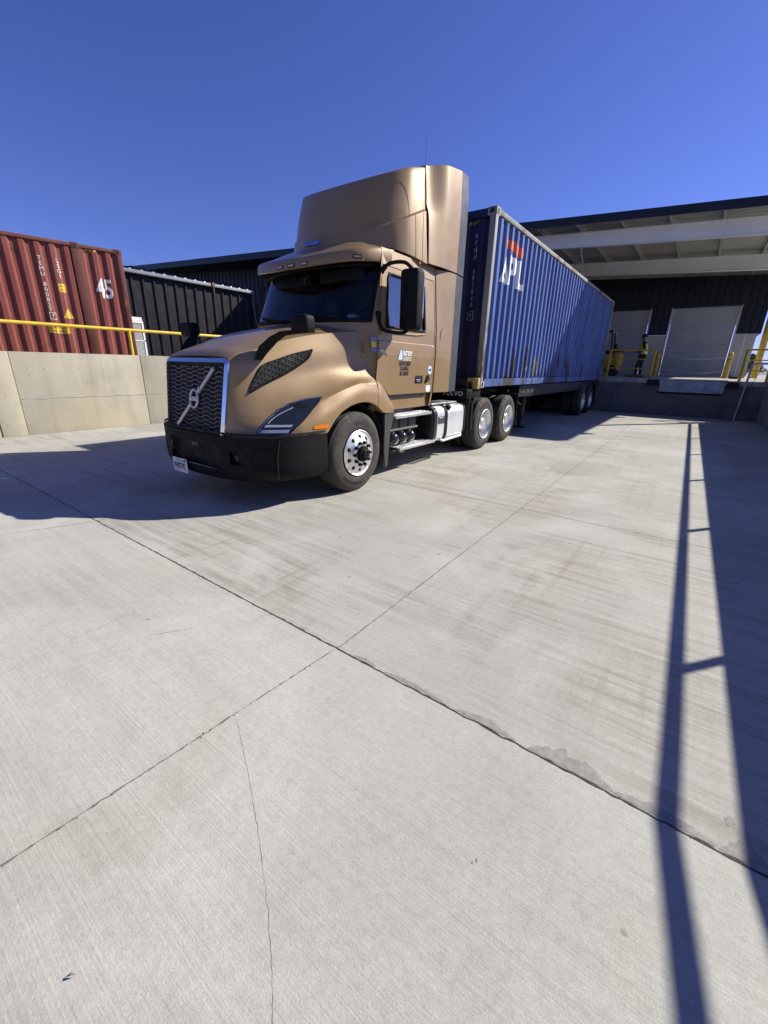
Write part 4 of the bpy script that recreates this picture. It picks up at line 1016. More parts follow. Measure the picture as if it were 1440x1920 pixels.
for s in (1, -1):
    # door, with a real opening for the window
    d = MB(); zd = [1.192, 1.30, 1.40, 1.62, 1.85, 1.865, 1.88, 2.0, 2.035, 2.10, 2.25, 2.42, 2.58, 2.69, 2.755]
    for a, b in zip(zd[:-1], zd[1:]):
        ysA = lambda z: [YDF(z)+.004, YWF(z), 5.2, YWR, YDR-.006]
        for j in range(4):
            if 2.034 < (a+b)/2 < 2.69 and j in (1, 2): continue
            def pt(z, y): return (mx(XSz(z)+.006-(.010 if z > 1.87 else 0)*(1 if z < 2.03 else .6), s), y, z)
            d.add([pt(a, ysA(a)[j]), pt(a, ysA(a)[j+1]), pt(b, ysA(b)[j+1]), pt(b, ysA(b)[j])], [(0, 1, 2, 3)])
    D = d.build('door', 'tan', T, 25)
    MB().tube([(mx(XSz(z)+.001, s), y, z) for z, y in ((2.07, YWF(2.07)+.01), (2.64, YWF(2.64)+.012), (2.675, 4.86), (2.675, 5.62), (2.64, YWR-.012), (2.08, YWR-.012), (2.052, 5.64), (2.05, 4.78))], .017, 8, closed=True).build('window_seal', 'plastic', D, 60)
    MB().grid([[(mx(XSz(z)-.012, s), y, z) for y in (lerp(YWF(z), YWR, t) for t in (0, .25, .5, .75, 1))] for z in (2.035, 2.25, 2.48, 2.69)]).build('side_window', 'glass_s', D, 60)
    MB().cyl((mx(XSz(2.3)-.006, s), 5.40, 2.04), (mx(XSz(2.68)-.006, s), 5.40, 2.68), .010, 8).build('window_divider', 'plastic', D)
    # sill crease under the window catches the sun
    MB().tube([(mx(XSz(1.995)+.004, s), y, z) for y, z in ((4.68, 2.0), (4.9, 1.985), (5.45, 1.995), (5.66, 2.02))], .012, 8).build('sill_crease', 'tan', D, 60)
    MB().tube([(mx(XSz(1.868)+.002, s), y, 1.87) for y in (4.62, 5.2, 5.9)], .006, 8).build('body_crease', 'tan', D, 60)
    h = MB().rbox((mx(XSz(1.4)+.002, s), 5.47, 1.335), (mx(XSz(1.4)+.012, s), 5.68, 1.445), .008, 2).build('door_handle', 'plastic', D, 40)
    MB().rbox((mx(XSz(1.4)+.010, s), 5.50, 1.352), (mx(XSz(1.4)+.024, s), 5.61, 1.392), .006, 2).build('handle_grip', 'satin', h, 40) if False else None
    MB().rbox((mx(XSz(1.4)+.011, s), 5.50, 1.352), (mx(XSz(1.4)+.022, s), 5.61, 1.394), .006, 2).build('handle_grip', 'satin', D, 40)
    MB().prism([(5.745, 1.335), (5.80, 1.45), (5.865, 1.45), (5.87, 1.385), (5.80, 1.34)], 'x', mx(XSz(1.4)+.004, s), mx(XSz(1.4)+.02, s)).build('lock_cover', 'plastic', D)
    # windscreen pillar black seal and fender rear section
    fe = MB(); A = [(4.495, 1.055), (4.60, .975), (4.84, .955)]; B = [(4.495, 1.375), (4.62, 1.345), (4.77, 1.13), (4.845, 1.04)]
    rowA = catmull([(4.495, 1.05, 1.215), (4.60, .985, 1.215), (4.70, .965, 1.215), (4.845, .958, 1.205)], 5)
    rowB = catmull([(4.495, 1.36, 1.185), (4.60, 1.315, 1.185), (4.70, 1.215, 1.19), (4.845, 1.06, 1.195)], 5)
    rowC = catmull([(4.495, 1.43, 1.10), (4.60, 1.40, 1.09), (4.72, 1.27, 1.09), (4.86, 1.09, 1.09)], 5)
    fe.grid([[(mx(p[2], s), p[0], p[1]) for p in row] for row in (rowA, [tuple((np.array(a)+np.array(b))/2+np.array((0, 0, .012))) for a, b in zip(rowA, rowB)], rowB, rowC)])
    fe.grid([[(mx(p[2], s), p[0], p[1]) for p in rowA], [(mx(p[2]-.06, s), p[0], p[1]-.01) for p in rowA]])
    fe.build('fender_rear', 'tan', T, 40)
    # lower skirt panel from the fender up to the door
    MB().add([(mx(1.12, s), *p) for p in ((4.50, 1.38), (4.835, 1.182), (4.86, 1.05), (4.50, 1.05))], [(0, 1, 2, 3)]).build('cowl_skirt', 'tan', T)
    MB().grid([[(mx(x, s), y, z) for y in (4.86, 5.98)] for x, z in ((1.075, 1.175), (1.05, 1.0), (1.0, .96))]).build('sill', 'cabin', T)
# lettering and stickers on the driver's door
DX = lambda z: TX+XSz(z)+.0095
def dtext(t, y, z, size, mat, sx=1., bold=0, parent=SH, name='lettering', lean=0.):
    return MB().text(t, lambda a, b, d: (DX(z+b), y+a+b*lean, z+b), size, 0, 1, 'CENTER', sx, font_bold=bold).build(name, mat, parent)
for i, ch in enumerate('VNL'): dtext(ch, 4.605+.055*i, 1.742-.009*i, .066, 'satin', 1.15, .003)
dtext('FAST BOY', 5.222, 1.737, .086, 'mark', .60, .0035); dtext('LOGISTICS', 5.225, 1.668, .066, 'mark', .64, .001)
dtext('US DOT 285589', 5.172, 1.604, .074, 'ink', .56, .0035); dtext('CA 618961', 5.165, 1.538, .074, 'ink', .62, .0035); dtext('MC 162498', 5.165, 1.472, .074, 'ink', .62, .0035)
MB().add([(DX(1.72), y, z) for y, z in ((4.99, 1.655), (5.09, 1.655), (5.095, 1.72), (5.085, 1.745), (5.07, 1.79), (5.045, 1.775), (5.02, 1.735), (5.0, 1.69))], [tuple(range(8))]).build('company_logo', 'ltblue', SH)
MB().add([(DX(1.5), 5.88+.06*math.cos(a), 1.525+.062*math.sin(a)) for a in np.linspace(0, 2*math.pi, 25)[:-1]], [tuple(range(24))]).build('round_sticker', 'plate', SH)
MB().add([(DX(1.5)+.001, 5.88+.045*u, 1.525+.02*v) for u, v in ((-1, -1), (1, -1), (1, 1), (-1, 1))], [(0, 1, 2, 3)]).build('sticker_print', 'blueink', SH)
MB().add([(DX(1.24), y, z) for y, z in ((5.80, 1.215), (5.83, 1.20), (5.90, 1.20), (5.93, 1.215), (5.93, 1.30), (5.80, 1.30))], [tuple(range(6))]).build('square_sticker', 'plate', SH)
st = lambda y, z: (TX+XSz(z)+.004, y, z)
for z0, z1, m in ((1.735, 1.785, 'blueink'), (1.79, 1.855, 'label_y'), (1.86, 1.91, 'blueink')):
    MB().add([st(4.395+.0, z0), st(4.495, z0), st(4.495, z1), st(4.395, z1)], [(0, 1, 2, 3)]).build('cowl_sticker', m, SH)
# windscreen, black border and wipers
for s in (1,):
    WG = [[*(cab_front(z, -1, 6)[::-1]), *(cab_front(z, 1, 6)[1:])] for z in (2.10, 2.2, 2.32, 2.44, 2.56, 2.66, 2.76)]
    wo = MB().grid(WG).build('windscreen', 'glass', T, 60)
    rim = WG[0]+[r[-1] for r in WG[1:-1]]+WG[-1][::-1]+[r[0] for r in WG[1:-1]][::-1]
    MB().tube([(p[0], p[1]-.004, p[2]) for p in rim], .026, 8, closed=True).build('windscreen_seal', 'plastic', wo, 60)
def wsp(x, z, off=-.02):
    t = abs(x)/XWz(z); row = cab_front(z, 1 if x > 0 else -1, 12); xs = [abs(p[0]-TX) for p in row]
    return (TX+x, float(np.interp(abs(x), xs, [p[1] for p in row]))+off, z)
for a, b in (((-.15, 2.10), (-.85, 2.20)), ((.72, 2.11), (.05, 2.22))):
    P = [wsp(lerp(a[0], b[0], t), lerp(a[1], b[1], t), -.035) for t in np.linspace(0, 1, 8)]
    MB().tube(P, [.012]*4+[.008]*4, 6).build('wiper', 'plastic', wo, 60)
# cabin inside: dash, seats, wheel, back wall, headliner
cb = MB().box((TX-1.02, 5.90, 1.0), (TX+1.02, 5.97, 2.9)).box((TX-1.0, 4.7, 2.80), (TX+1.0, 5.95, 2.86)).build('cab_interior', 'cabin', T)
MB().rbox((TX-1.0, 4.42, 1.5), (TX+1.0, 4.95, 2.10), .06, 3).build('dashboard', 'plastic_g', cb, 40)
for s in (1, -1):
    MB().rbox((mx(.33, s), 5.05, 1.45), (mx(.83, s), 5.5, 1.72), .06, 3).rbox((mx(.34, s), 5.45, 1.65), (mx(.82, s), 5.62, 2.35), .07, 3).rbox((mx(.45, s), 5.5, 2.36), (mx(.71, s), 5.6, 2.55), .05, 3).build('seat', 'cabin', cb, 40)
MB().tube([(TX+.58+.22*math.cos(a), 4.98+.06*math.sin(a), 2.12+.20*math.sin(a)) for a in np.linspace(0, 2*math.pi, 25)[:-1]], .017, 8, closed=True).tube([(TX+.58, 4.98, 2.12), (TX+.58, 4.8, 1.95)], .03, 8).build('steering_wheel', 'plastic', cb, 60)
MB().rbox((TX+.62, 4.56, 2.11), (TX+.74, 4.66, 2.20), .01, 2).build('paper_slip', 'mark', cb, 40)
for s in (1, -1): MB().rbox((mx(.08, s), 4.60, 2.60), (mx(.85, s), 4.66, 2.74), .02, 2).build('sun_visor', 'cabin', cb, 40)
MB().tube([(TX-.08, 4.47, 2.66), (TX-.02, 4.465, 2.655), (TX-.05, 4.465, 2.655), (TX-.05, 4.46, 2.60)], .008, 6).build('transponder', 'mark', cb, 60)

# ---- roof visor with marker lamps
VP = catmull([(0, 4.10), (.45, 4.155), (.80, 4.29), (.97, 4.45), (1.055, 4.65), (1.095, 4.88)], 6)
def vrow(dy, z, sx=1.): 
    out = []
    for s, pp in ((-1, VP[::-1]), (1, VP[1:])):
        for p in pp:
            q_ = min(1, abs(p[0])/1.1)**2; back = dy*(1-.75*q_); zz_ = min(z, 2.84)+max(0, z-2.84)*(1-.80*q_)+.085*q_
            out.append((TX+s*(p[0]*sx-(.10 if dy > .2 else 0)*min(1, abs(p[0]))*dy), p[1]+back, zz_+.05*max(0, (p[1]-4.5))))
    return out
vis = MB().grid([vrow(.16, 2.735, .97), vrow(.02, 2.695, .995), vrow(0, 2.705), vrow(.012, 2.78), vrow(.05, 2.825), vrow(.16, 2.875), vrow(.34, 2.95, .985), vrow(.62, 3.09, .95), vrow(.85, 3.16, .90)]).build('roof_visor', 'tan', T, 40)
for x in (-.93, -.13, .08, .29, .93):
    p = min(VP, key=lambda q: abs(q[0]-abs(x))); a = math.atan2(*(np.array(VP[min(len(VP)-1, VP.index(p)+1) if False else 0])[:2]*0+np.array((0, 1)))) if False else 0
    i = int(np.argmin([abs(q[0]-abs(x)) for q in VP])); j = min(i+1, len(VP)-1); i0 = max(0, i-1)
    tx, ty = VP[j][0]-VP[i0][0], VP[j][1]-VP[i0][1]; L = math.hypot(tx, ty); tx, ty = tx/L, ty/L
    sg = 1 if x > 0 else -1
    c = Vector((TX+x, VP[i][1]+.002, 2.738+.085*min(1, abs(x)/1.1)**2)); u = Vector((sg*tx, ty, 0)); n = Vector((sg*ty, -tx, 0))
    k = MB()
    def q(a, b, d): return tuple(c+u*a+Vector((0, 0, b))+n*d)
    k.add([q(-.055, -.019, .008), q(.055, -.019, .008), q(.055, .019, .008), q(-.055, .019, .008), q(-.055, -.019, -.02), q(.055, -.019, -.02), q(.055, .019, -.02), q(-.055, .019, -.02)], [(0, 1, 2, 3), (0, 4, 5, 1), (1, 5, 6, 2), (2, 6, 7, 3), (3, 7, 4, 0)])
    lo = k.build('marker_lamp', 'plastic', vis)
    MB().add([q(-.045, -.011, .0095), q(.045, -.011, .0095), q(.045, .011, .0095), q(-.045, .011, .0095)], [(0, 1, 2, 3)]).build('lens', plain('clear amber lens', (.45, .30, .14), .2, 0, 1), vis)

# ---- roof fairing and side extenders
TOP = [(0, 5.05), (.32, 5.08), (.60, 5.14), (.83, 5.26), (.945, 5.42), (.98, 5.58), (.99, 5.74)]
BASE = [(0, 4.66), (.28, 4.70), (.56, 4.83), (.81, 5.02), (.985, 5.25), (1.065, 5.47), (1.10, 5.70)]
YS_ = 5.66
def plan(w, m=8):
    a = [(lerp(b[0], t[0], w), lerp(b[1], t[1], w)) for b, t in zip(BASE, TOP)]
    return catmull(a, m)
def ztop(y): return interp(y, [4.95, 5.2, 5.4, 5.6, 5.74, 6.0, 6.45, 6.8], [3.83, 3.93, 4.01, 4.065, 4.105, 4.17, 4.24, 4.27])
def zbot(y): return interp(y, [4.6, 5.0, 5.3, 5.7, 6.1], [3.07, 3.07, 3.0, 2.93, 2.93])
def zcrease(y): return interp(y, [4.70, 4.86, 5.05, 5.25, 5.46, 5.66, 6.1], [3.12, 3.17, 3.26, 3.36, 3.46, 3.545, 3.62])
def flift(y): return .032*min(1, max(0, (y-4.78)/.40))
def fair_xy(j, w):
    """column j of the plan at height fraction w"""
    p = lerp(PB[j], PT[j], w); return p
PB, PT = catmull(BASE, 8), catmull(TOP, 8)
rows = []
for part, ts in ((0, (-.5, 0, .2, .4, .6, .8, 1)), (1, (0, .12, .25, .4, .55, .7, .83, .93, .975, 1))):
    for t in ts:
        row = []
        for j in range(len(PB)):
            y0 = lerp(PB[j], PT[j], .3)[1]; zb, zt = zbot(y0), ztop(PT[j][1]); wc = (zcrease(y0)-zb)/(zt-zb)
            w = (wc*t if t >= 0 else -.13*max(0, min(1, (5.2-y0)/.35))) if part == 0 else lerp(wc+.03, 1, t)
            x, y = lerp(PB[j], PT[j], w); bul = .03*math.sin(math.pi*min(1, max(0, w)))
            if part == 0: x += (flift(y) if t >= 0 else -.02)*(1 if x > .05 else 0)
            inset = 0 if (part == 0 or t < .95) else (.012 if t < .99 else .05)
            row.append((max(0, x-inset*(x > .05))+bul*.3*(x > .05), y+inset-bul-(flift(y)*.6 if part == 0 else 0), lerp(zb, zt, w)))
        rows.append(row)
cap = [[(p[0]*f, lerp(6.1, p[1], f) if False else lerp(5.75, p[1], f), lerp(4.06, p[2], f)) for p in rows[-1]] for f in (.8, .4, .02)]
fz_ = MB()
for s in (1, -1):
    fz_.grid([[(TX+s*p[0], p[1], p[2]) for p in r if p[1] <= 7] for r in rows])
fz_.grid([[(TX+s*p[0], p[1], p[2]) for s, rr_ in ((-1, rows[-1][::-1]), (1, rows[-1][1:])) for p in rr_]]+[[(TX+s*p[0], p[1], p[2]) for s, rr_ in ((-1, c[::-1]), (1, c[1:])) for p in rr_] for c in cap])
RF = fz_.build('roof_fairing', 'tan', T, 35)
for s in (1, -1):
    def sst(t):
        u = min(1, max(0, (t-.02)/.50)); return .93*u*u*(3-2*u)+.07*t
    def ext(z0, z1, name, y0, y1, mat, x0, x1, upper=False):
        G = []
        for f in np.linspace(0, 1, 14):
            row = []
            for t in np.linspace(0, 1, 17):
                if upper and mat == 'tan':
                    za = lerp(z0, ztop(5.74), f); w = min(1, max(0, (za-2.93)/(4.105-2.93)))
                    ya = lerp(PB[-1][1], PT[-1][1], w)+.012; y = lerp(ya, y1, t)
                    xa = lerp(PB[-1][0], PT[-1][0], w)+.009*math.sin(math.pi*w)+.032*min(1, max(0, 1-(za-3.56)/.06))+.006
                    z = lerp(z0, ztop(y)-.002, f); x = lerp(xa, x1-.02*max(0, (z-3.6)/.6)**2, sst(t))
                else:
                    y = lerp(y0, y1, t); zt = ztop(y)-.002 if upper else z1; z = lerp(z0, zt, f)
                    x = lerp(XSz(z)+.012, x1, t*(2-t)) if mat == 'tan' else lerp(x0, x1, t)
                    if upper: x -= .02*max(0, (z-3.6)/.6)**2
                row.append((mx(x, s), y, z))
            G.append(row)
        if upper: G += [[(p[0]-s*.012, p[1], p[2]+.008) for p in G[-1]], [(p[0]-s*.045, p[1], p[2]+.010) for p in G[-1]], [(p[0]-s*.20, p[1], p[2]-.004) for p in G[-1]]]
        ed = [[r[-1] for r in G], [(r[-1][0]-s*.03, r[-1][1], r[-1][2]) for r in G]]
        ed0 = [[r[0] for r in G], [(r[0][0]-s*.03, r[0][1]+.01, r[0][2]) for r in G]]
        bt = [G[0], [(p[0]-s*.03, p[1], p[2]) for p in G[0]]]
        return MB().grid(G).grid(ed).grid(ed0).grid(bt).build(name, mat, T, 40)
    ext(2.945, 0, 'side_fairing', 5.72, 6.50, 'tan', 1.150, 1.175, True)
    ext(1.185, 2.925, 'side_fairing', 6.022, 6.50, 'tan', 1.158, 1.175)
    ext(2.945, 0, 'flexible_edge', 6.507, 6.80, 'trim', 1.172, 1.14, True)
    ext(1.185, 2.925, 'flexible_edge', 6.507, 6.80, 'trim', 1.172, 1.14)
    # ring-shaped pressing on the lower panel
    MB().tube([(mx(1.168, s), 6.28+.155*math.cos(a), 2.02+.15*math.sin(a)) for a in np.linspace(-.3, math.pi+.3, 20)], .006, 6).build('pressed_rim', 'tan', T, 60)
# back wall of fairing between the extenders
MB().add([(TX-1.1, 6.32, 2.9), (TX+1.1, 6.32, 2.9), (TX+1.08, 6.32, 4.18), (TX-1.08, 6.32, 4.18)], [(0, 1, 2, 3)]).build('fairing_back', 'plastic_g', T)
MB().grid([[(TX+x, y, ztop(y)-.015) for y in (5.72, 5.95, 6.49)] for x in (-.92, 0, .92)]).build('fairing_roof', 'tan', T, 40)
# maker's badge on the fairing nose
MB().rbox((TX-.09, 4.505, 3.045), (TX+.17, 4.56, 3.10), .012, 2).build('badge', 'blueink', T, 40)
# whip antenna
MB().tube([(TX+1.17, 5.50, 2.60), (TX+1.14, 5.52, 3.3), (TX+1.10, 5.56, 4.36)], [.0035, .003, .0016], 6).build('antenna', 'plastic', T, 60)

# ---- mirrors
def mirror(s):
    a = MB().rbox((mx(1.255, s), 4.82, 2.01), (mx(1.525, s), 5.02, 2.715), .055, 4)
    o = a.build('mirror', 'plastic', T, 50)
    MB().rbox((mx(1.28, s), 5.015, 2.05), (mx(1.50, s), 5.027, 2.67), .02, 2).build('mirror_glass', 'chrome', o, 40)
    MB().tube([tuple(p) for p in catmull([(mx(1.05, s), 4.70, 2.62), (mx(1.09, s), 4.70, 2.70), (mx(1.17, s), 4.74, 2.765), (mx(1.30, s), 4.86, 2.785), (mx(1.39, s), 4.92, 2.71)], 5)], [.032]*8+[.022]*13, 10).build('mirror_arm', 'plastic', o, 60)
    MB().tube([tuple(p) for p in catmull([(mx(1.13, s), 4.58, 2.10), (mx(1.16, s), 4.60, 2.02), (mx(1.22, s), 4.68, 1.985), (mx(1.33, s), 4.85, 1.98), (mx(1.39, s), 4.92, 2.06)], 5)], .022, 10).build('mirror_arm', 'plastic', o, 60)
    MB().rbox((mx(1.09, s), 4.54, 2.03), (mx(1.15, s), 4.62, 2.22), .025, 3).build('mirror_foot', 'plastic', o, 50)
mirror(1); mirror(-1)
def hood_mirror(s):
    a = MB().rbox((mx(.955, s), 3.24, 1.885), (mx(1.20, s), 3.40, 2.055), .045, 4)
    o = a.build('hood_mirror', 'plastic', T, 50)
    MB().rbox((mx(.985, s), 3.39, 1.91), (mx(1.17, s), 3.402, 2.03), .004, 2).build('mirror_glass', 'chrome', o, 40)
    # flat bent arm: from the head, inward along the hood, then down its shoulder
    L = [((1.20, 3.33, 1.90), .05), ((.99, 3.30, 1.892), .05), ((.86, 3.24, 1.875), .05), ((.80, 3.16, 1.815), .065), ((.755, 3.06, 1.715), .075), ((.745, 2.99, 1.62), .045)]
    A = []; B = []; Cc = []; D = []
    for (x, y, z), w in L:
        A.append((mx(x, s), y-w, z+.016)); B.append((mx(x, s), y+w, z+.016)); Cc.append((mx(x-.012, s), y+w, z-.02)); D.append((mx(x-.012, s), y-w, z-.02))
    MB().grid([A, B, Cc, D, A]).add([A[0], B[0], Cc[0], D[0], A[-1], B[-1], Cc[-1], D[-1]], [(0, 1, 2, 3), (4, 5, 6, 7)]).build('mirror_arm', 'plastic', o, 40)
hood_mirror(1); hood_mirror(-1)

# ---- wheels
TYRE = [(.285, .0), (.30, .012), (.335, .020), (.37, .022), (.41, .018), (.445, .010), (.47, -.002), (.488, -.018), (.498, -.030)]
def tyre_profile(wd):
    o = [(r, t) for r, t in TYRE]; pr = list(o)
    n = 5; x0, x1 = -.030, -wd+.030
    for i in range(n):
        a = lerp(x0, x1, i/n); b = lerp(x0, x1, (i+1)/n)
        g = (b-a)*.12
        pr += [(.508, a+g), (.510, (a+b)/2), (.508, b-g), (.494, b-g*.8), (.494, b+g*.8)]
    pr = pr[:-2]
    pr += [(r, -wd-t) for r, t in reversed(TYRE)]
    return pr
def arc_text(txt, c, r, size, s, a0, mat, parent, step, xo):
    """raised letters following the sidewall; a0 = angle of the middle of the word"""
    def to(a, b, d):
        th = a0-a/r*s if False else a0-s*a/r
        rr_ = r+b
        return (c[0]+xo(rr_), c[1]+rr_*math.cos(th)*1, c[2]+rr_*math.sin(th))
    return MB().text(txt, to, size, 0, 1.06, font_bold=.0012).build('tyre_lettering', mat, parent)
def wheel(y, x, s, kind, wd=.285, label=None):
    """x = outer sidewall plane; kind 'steer' or 'drive'"""
    # local frame: along = +outward
    w = bpy.data.objects.new('wheel', None); C.objects.link(w); w.parent = T; w.empty_display_size = .1
    c = (mx(x, s), y, .51)
    ty = MB().lathe([(r, s*(t-.022)) for r, t in tyre_profile(wd)], c, 'x', 72).build('tyre', 'tyre', w, 50)
    xo = lambda r: s*(float(np.interp(r, [p[0] for p in TYRE], [p[1] for p in TYRE]))-.022+.0016)
    if s == 1:
        for t, a, sz in (('GOOD YEAR', 58, .098), ('ENDURANCE LHS', 250, .045)) if kind == 'steer' else (('GOOD YEAR', 100, .08), ('FUEL MAX', 280, .045)):
            MB().text(t, lambda a_, b_, d: (c[0]+xo(.392+b_), c[1]+(.392+b_)*math.cos(R(180-a) - a_/.392), c[2]+(.392+b_)*math.sin(R(180-a)-a_/.392)), sz, 0, 1.15, font_bold=.003).build('tyre_lettering', 'tyre_txt', w) if False else \
            MB().text(t, lambda a_, b_, d: (c[0]+xo(.392+b_), c[1]-(.392+b_)*math.cos(R(a)+a_/.392*1.0) if False else c[1]+(.392+b_)*math.sin(R(90-a)+a_/.392), c[2]+(.392+b_)*math.cos(R(90-a)+a_/.392)), sz, 0, 1.12, font_bold=.004).build('tyre_lettering', 'tyre_txt', w)
    if kind == 'steer':
        rim = MB().lathe([(.283, s*-.01), (.292, s*.004), (.284, s*.008), (.272, s*-.002), (.262, s*-.004)], c, 'x', 64)
        prof = lambda r: s*float(np.interp(r, [.10, .13, .165, .20, .262], [.052, .052, .040, .018, -.004]))
        nh, m = 10, 16
        r1, r2, rc, rh = .165, .262, .213, .026
        for h in range(nh):
            ang0 = 2*math.pi*(h+.5)/nh; half = math.pi/nh
            ou = []; inn = []
            for i in range(m):
                a = 2*math.pi*i/m; u, v = math.cos(a), math.sin(a); k_ = 1/max(abs(u), abs(v))
                rr_ = lerp(r1, r2, (u*k_+1)/2); th = ang0+half*v*k_; ou.append((c[0]+prof(rr_), c[1]+rr_*math.cos(th), c[2]+rr_*math.sin(th)))
                rr_ = rc+rh*u; th = ang0+rh*1.12*v/rc; inn.append((c[0]+prof(rr_), c[1]+rr_*math.cos(th), c[2]+rr_*math.sin(th)))
            deep = [(p[0]-s*.03, p[1], p[2]) for p in inn]
            rim.grid([ou+ou[:1], inn+inn[:1], deep+deep[:1]])
        rim.lathe([(r, prof(r)) for r in (.165, .15, .13, .10, .0)], c, 'x', 64)
        ro_ = rim.build('rim', 'alu', w, 35)
        MB().lathe([(.0, s*-.06), (.27, s*-.06)], c, 'x', 32).build('brake_drum', 'void', w)
        for h in range(10):
            a = 2*math.pi*h/10; p = (c[1]+.1425*math.cos(a), c[2]+.1425*math.sin(a)); b = c[0]+s*.045
            MB().cyl((b, *p), (b+s*.04, *p), .017, 6).cyl((b, *p), (b+s*.012, *p), .023, 12).build('lug_nut', 'plastic', w, 40)
        MB().lathe([(.10, s*.045), (.098, s*.085), (.088, s*.10), (.066, s*.105), (.062, s*.12), (.05, s*.13), (.035, s*.128), (0, s*.127)], c, 'x', 32).build('hub_cap', 'plastic', w, 35)
    else:
        MB().lathe([(.283, s*-.01), (.292, s*.004), (.284, s*.008), (.274, s*-.004), (.262, s*-.03), (.252, s*-.09), (.235, s*-.15), (.20, s*-.165), (.15, s*-.16), (.13, s*-.155), (.105, s*-.155)], c, 'x', 64).build('rim', 'alu', w, 35)
        MB().lathe([(.115, s*-.155), (.11, s*-.05), (.095, s*-.035), (0, s*-.03)], c, 'x', 32).build('hub_cap', 'alu', w, 35)
        for h in range(10):
            a = 2*math.pi*h/10; p = (c[1]+.1425*math.cos(a), c[2]+.1425*math.sin(a)); b = c[0]-s*.158
            MB().cyl((b, *p), (b+s*.035, *p), .017, 6).build('lug_nut', 'satin', w, 40)
        MB().lathe([(r, s*(t-.022-.335)) for r, t in tyre_profile(wd)], c, 'x', 56).build('inner_tyre', 'tyre', w, 50)
    return w
wheel(4.06, 1.235, 1, 'steer'); wheel(4.06, 1.235, -1, 'steer')
for y in (8.06, 9.34):
    for s in (1, -1): wheel(y, 1.235, s, 'drive')

# ---- chassis, steps, tank, flaps
fr_ = MB()
for s in (1, -1): fr_.prism([(mx(.38, s), .68), (mx(.46, s), .68), (mx(.46, s), .96), (mx(.38, s), .96)], 'y', 2.9, 9.95)
for y in (3.2, 5.0, 6.6, 8.7, 9.8): fr_.box((TX-.4, y-.05, .72), (TX+.4, y+.05, .92))
fr_.build('frame_rails', 'frame', T)
for y, r in ((4.06, .055), (8.06, .09), (9.34, .09)): MB().cyl((TX-1.0, y, .51), (TX+1.0, y, .51), r, 16).build('axle', 'frame', T, 40)
MB().rbox((TX-.45, 8.2, .98), (TX+.45, 9.2, 1.12), .03, 2).build('fifth_wheel', 'frame', T, 40)
MB().rbox((TX-.55, 2.85, .55), (TX+.55, 4.3, 1.35), .05, 2).build('engine', 'void', T, 40)
MB().box((TX-.95, 4.6, .75), (TX+.95, 6.0, 1.15)).build('underfloor', 'frame', T)
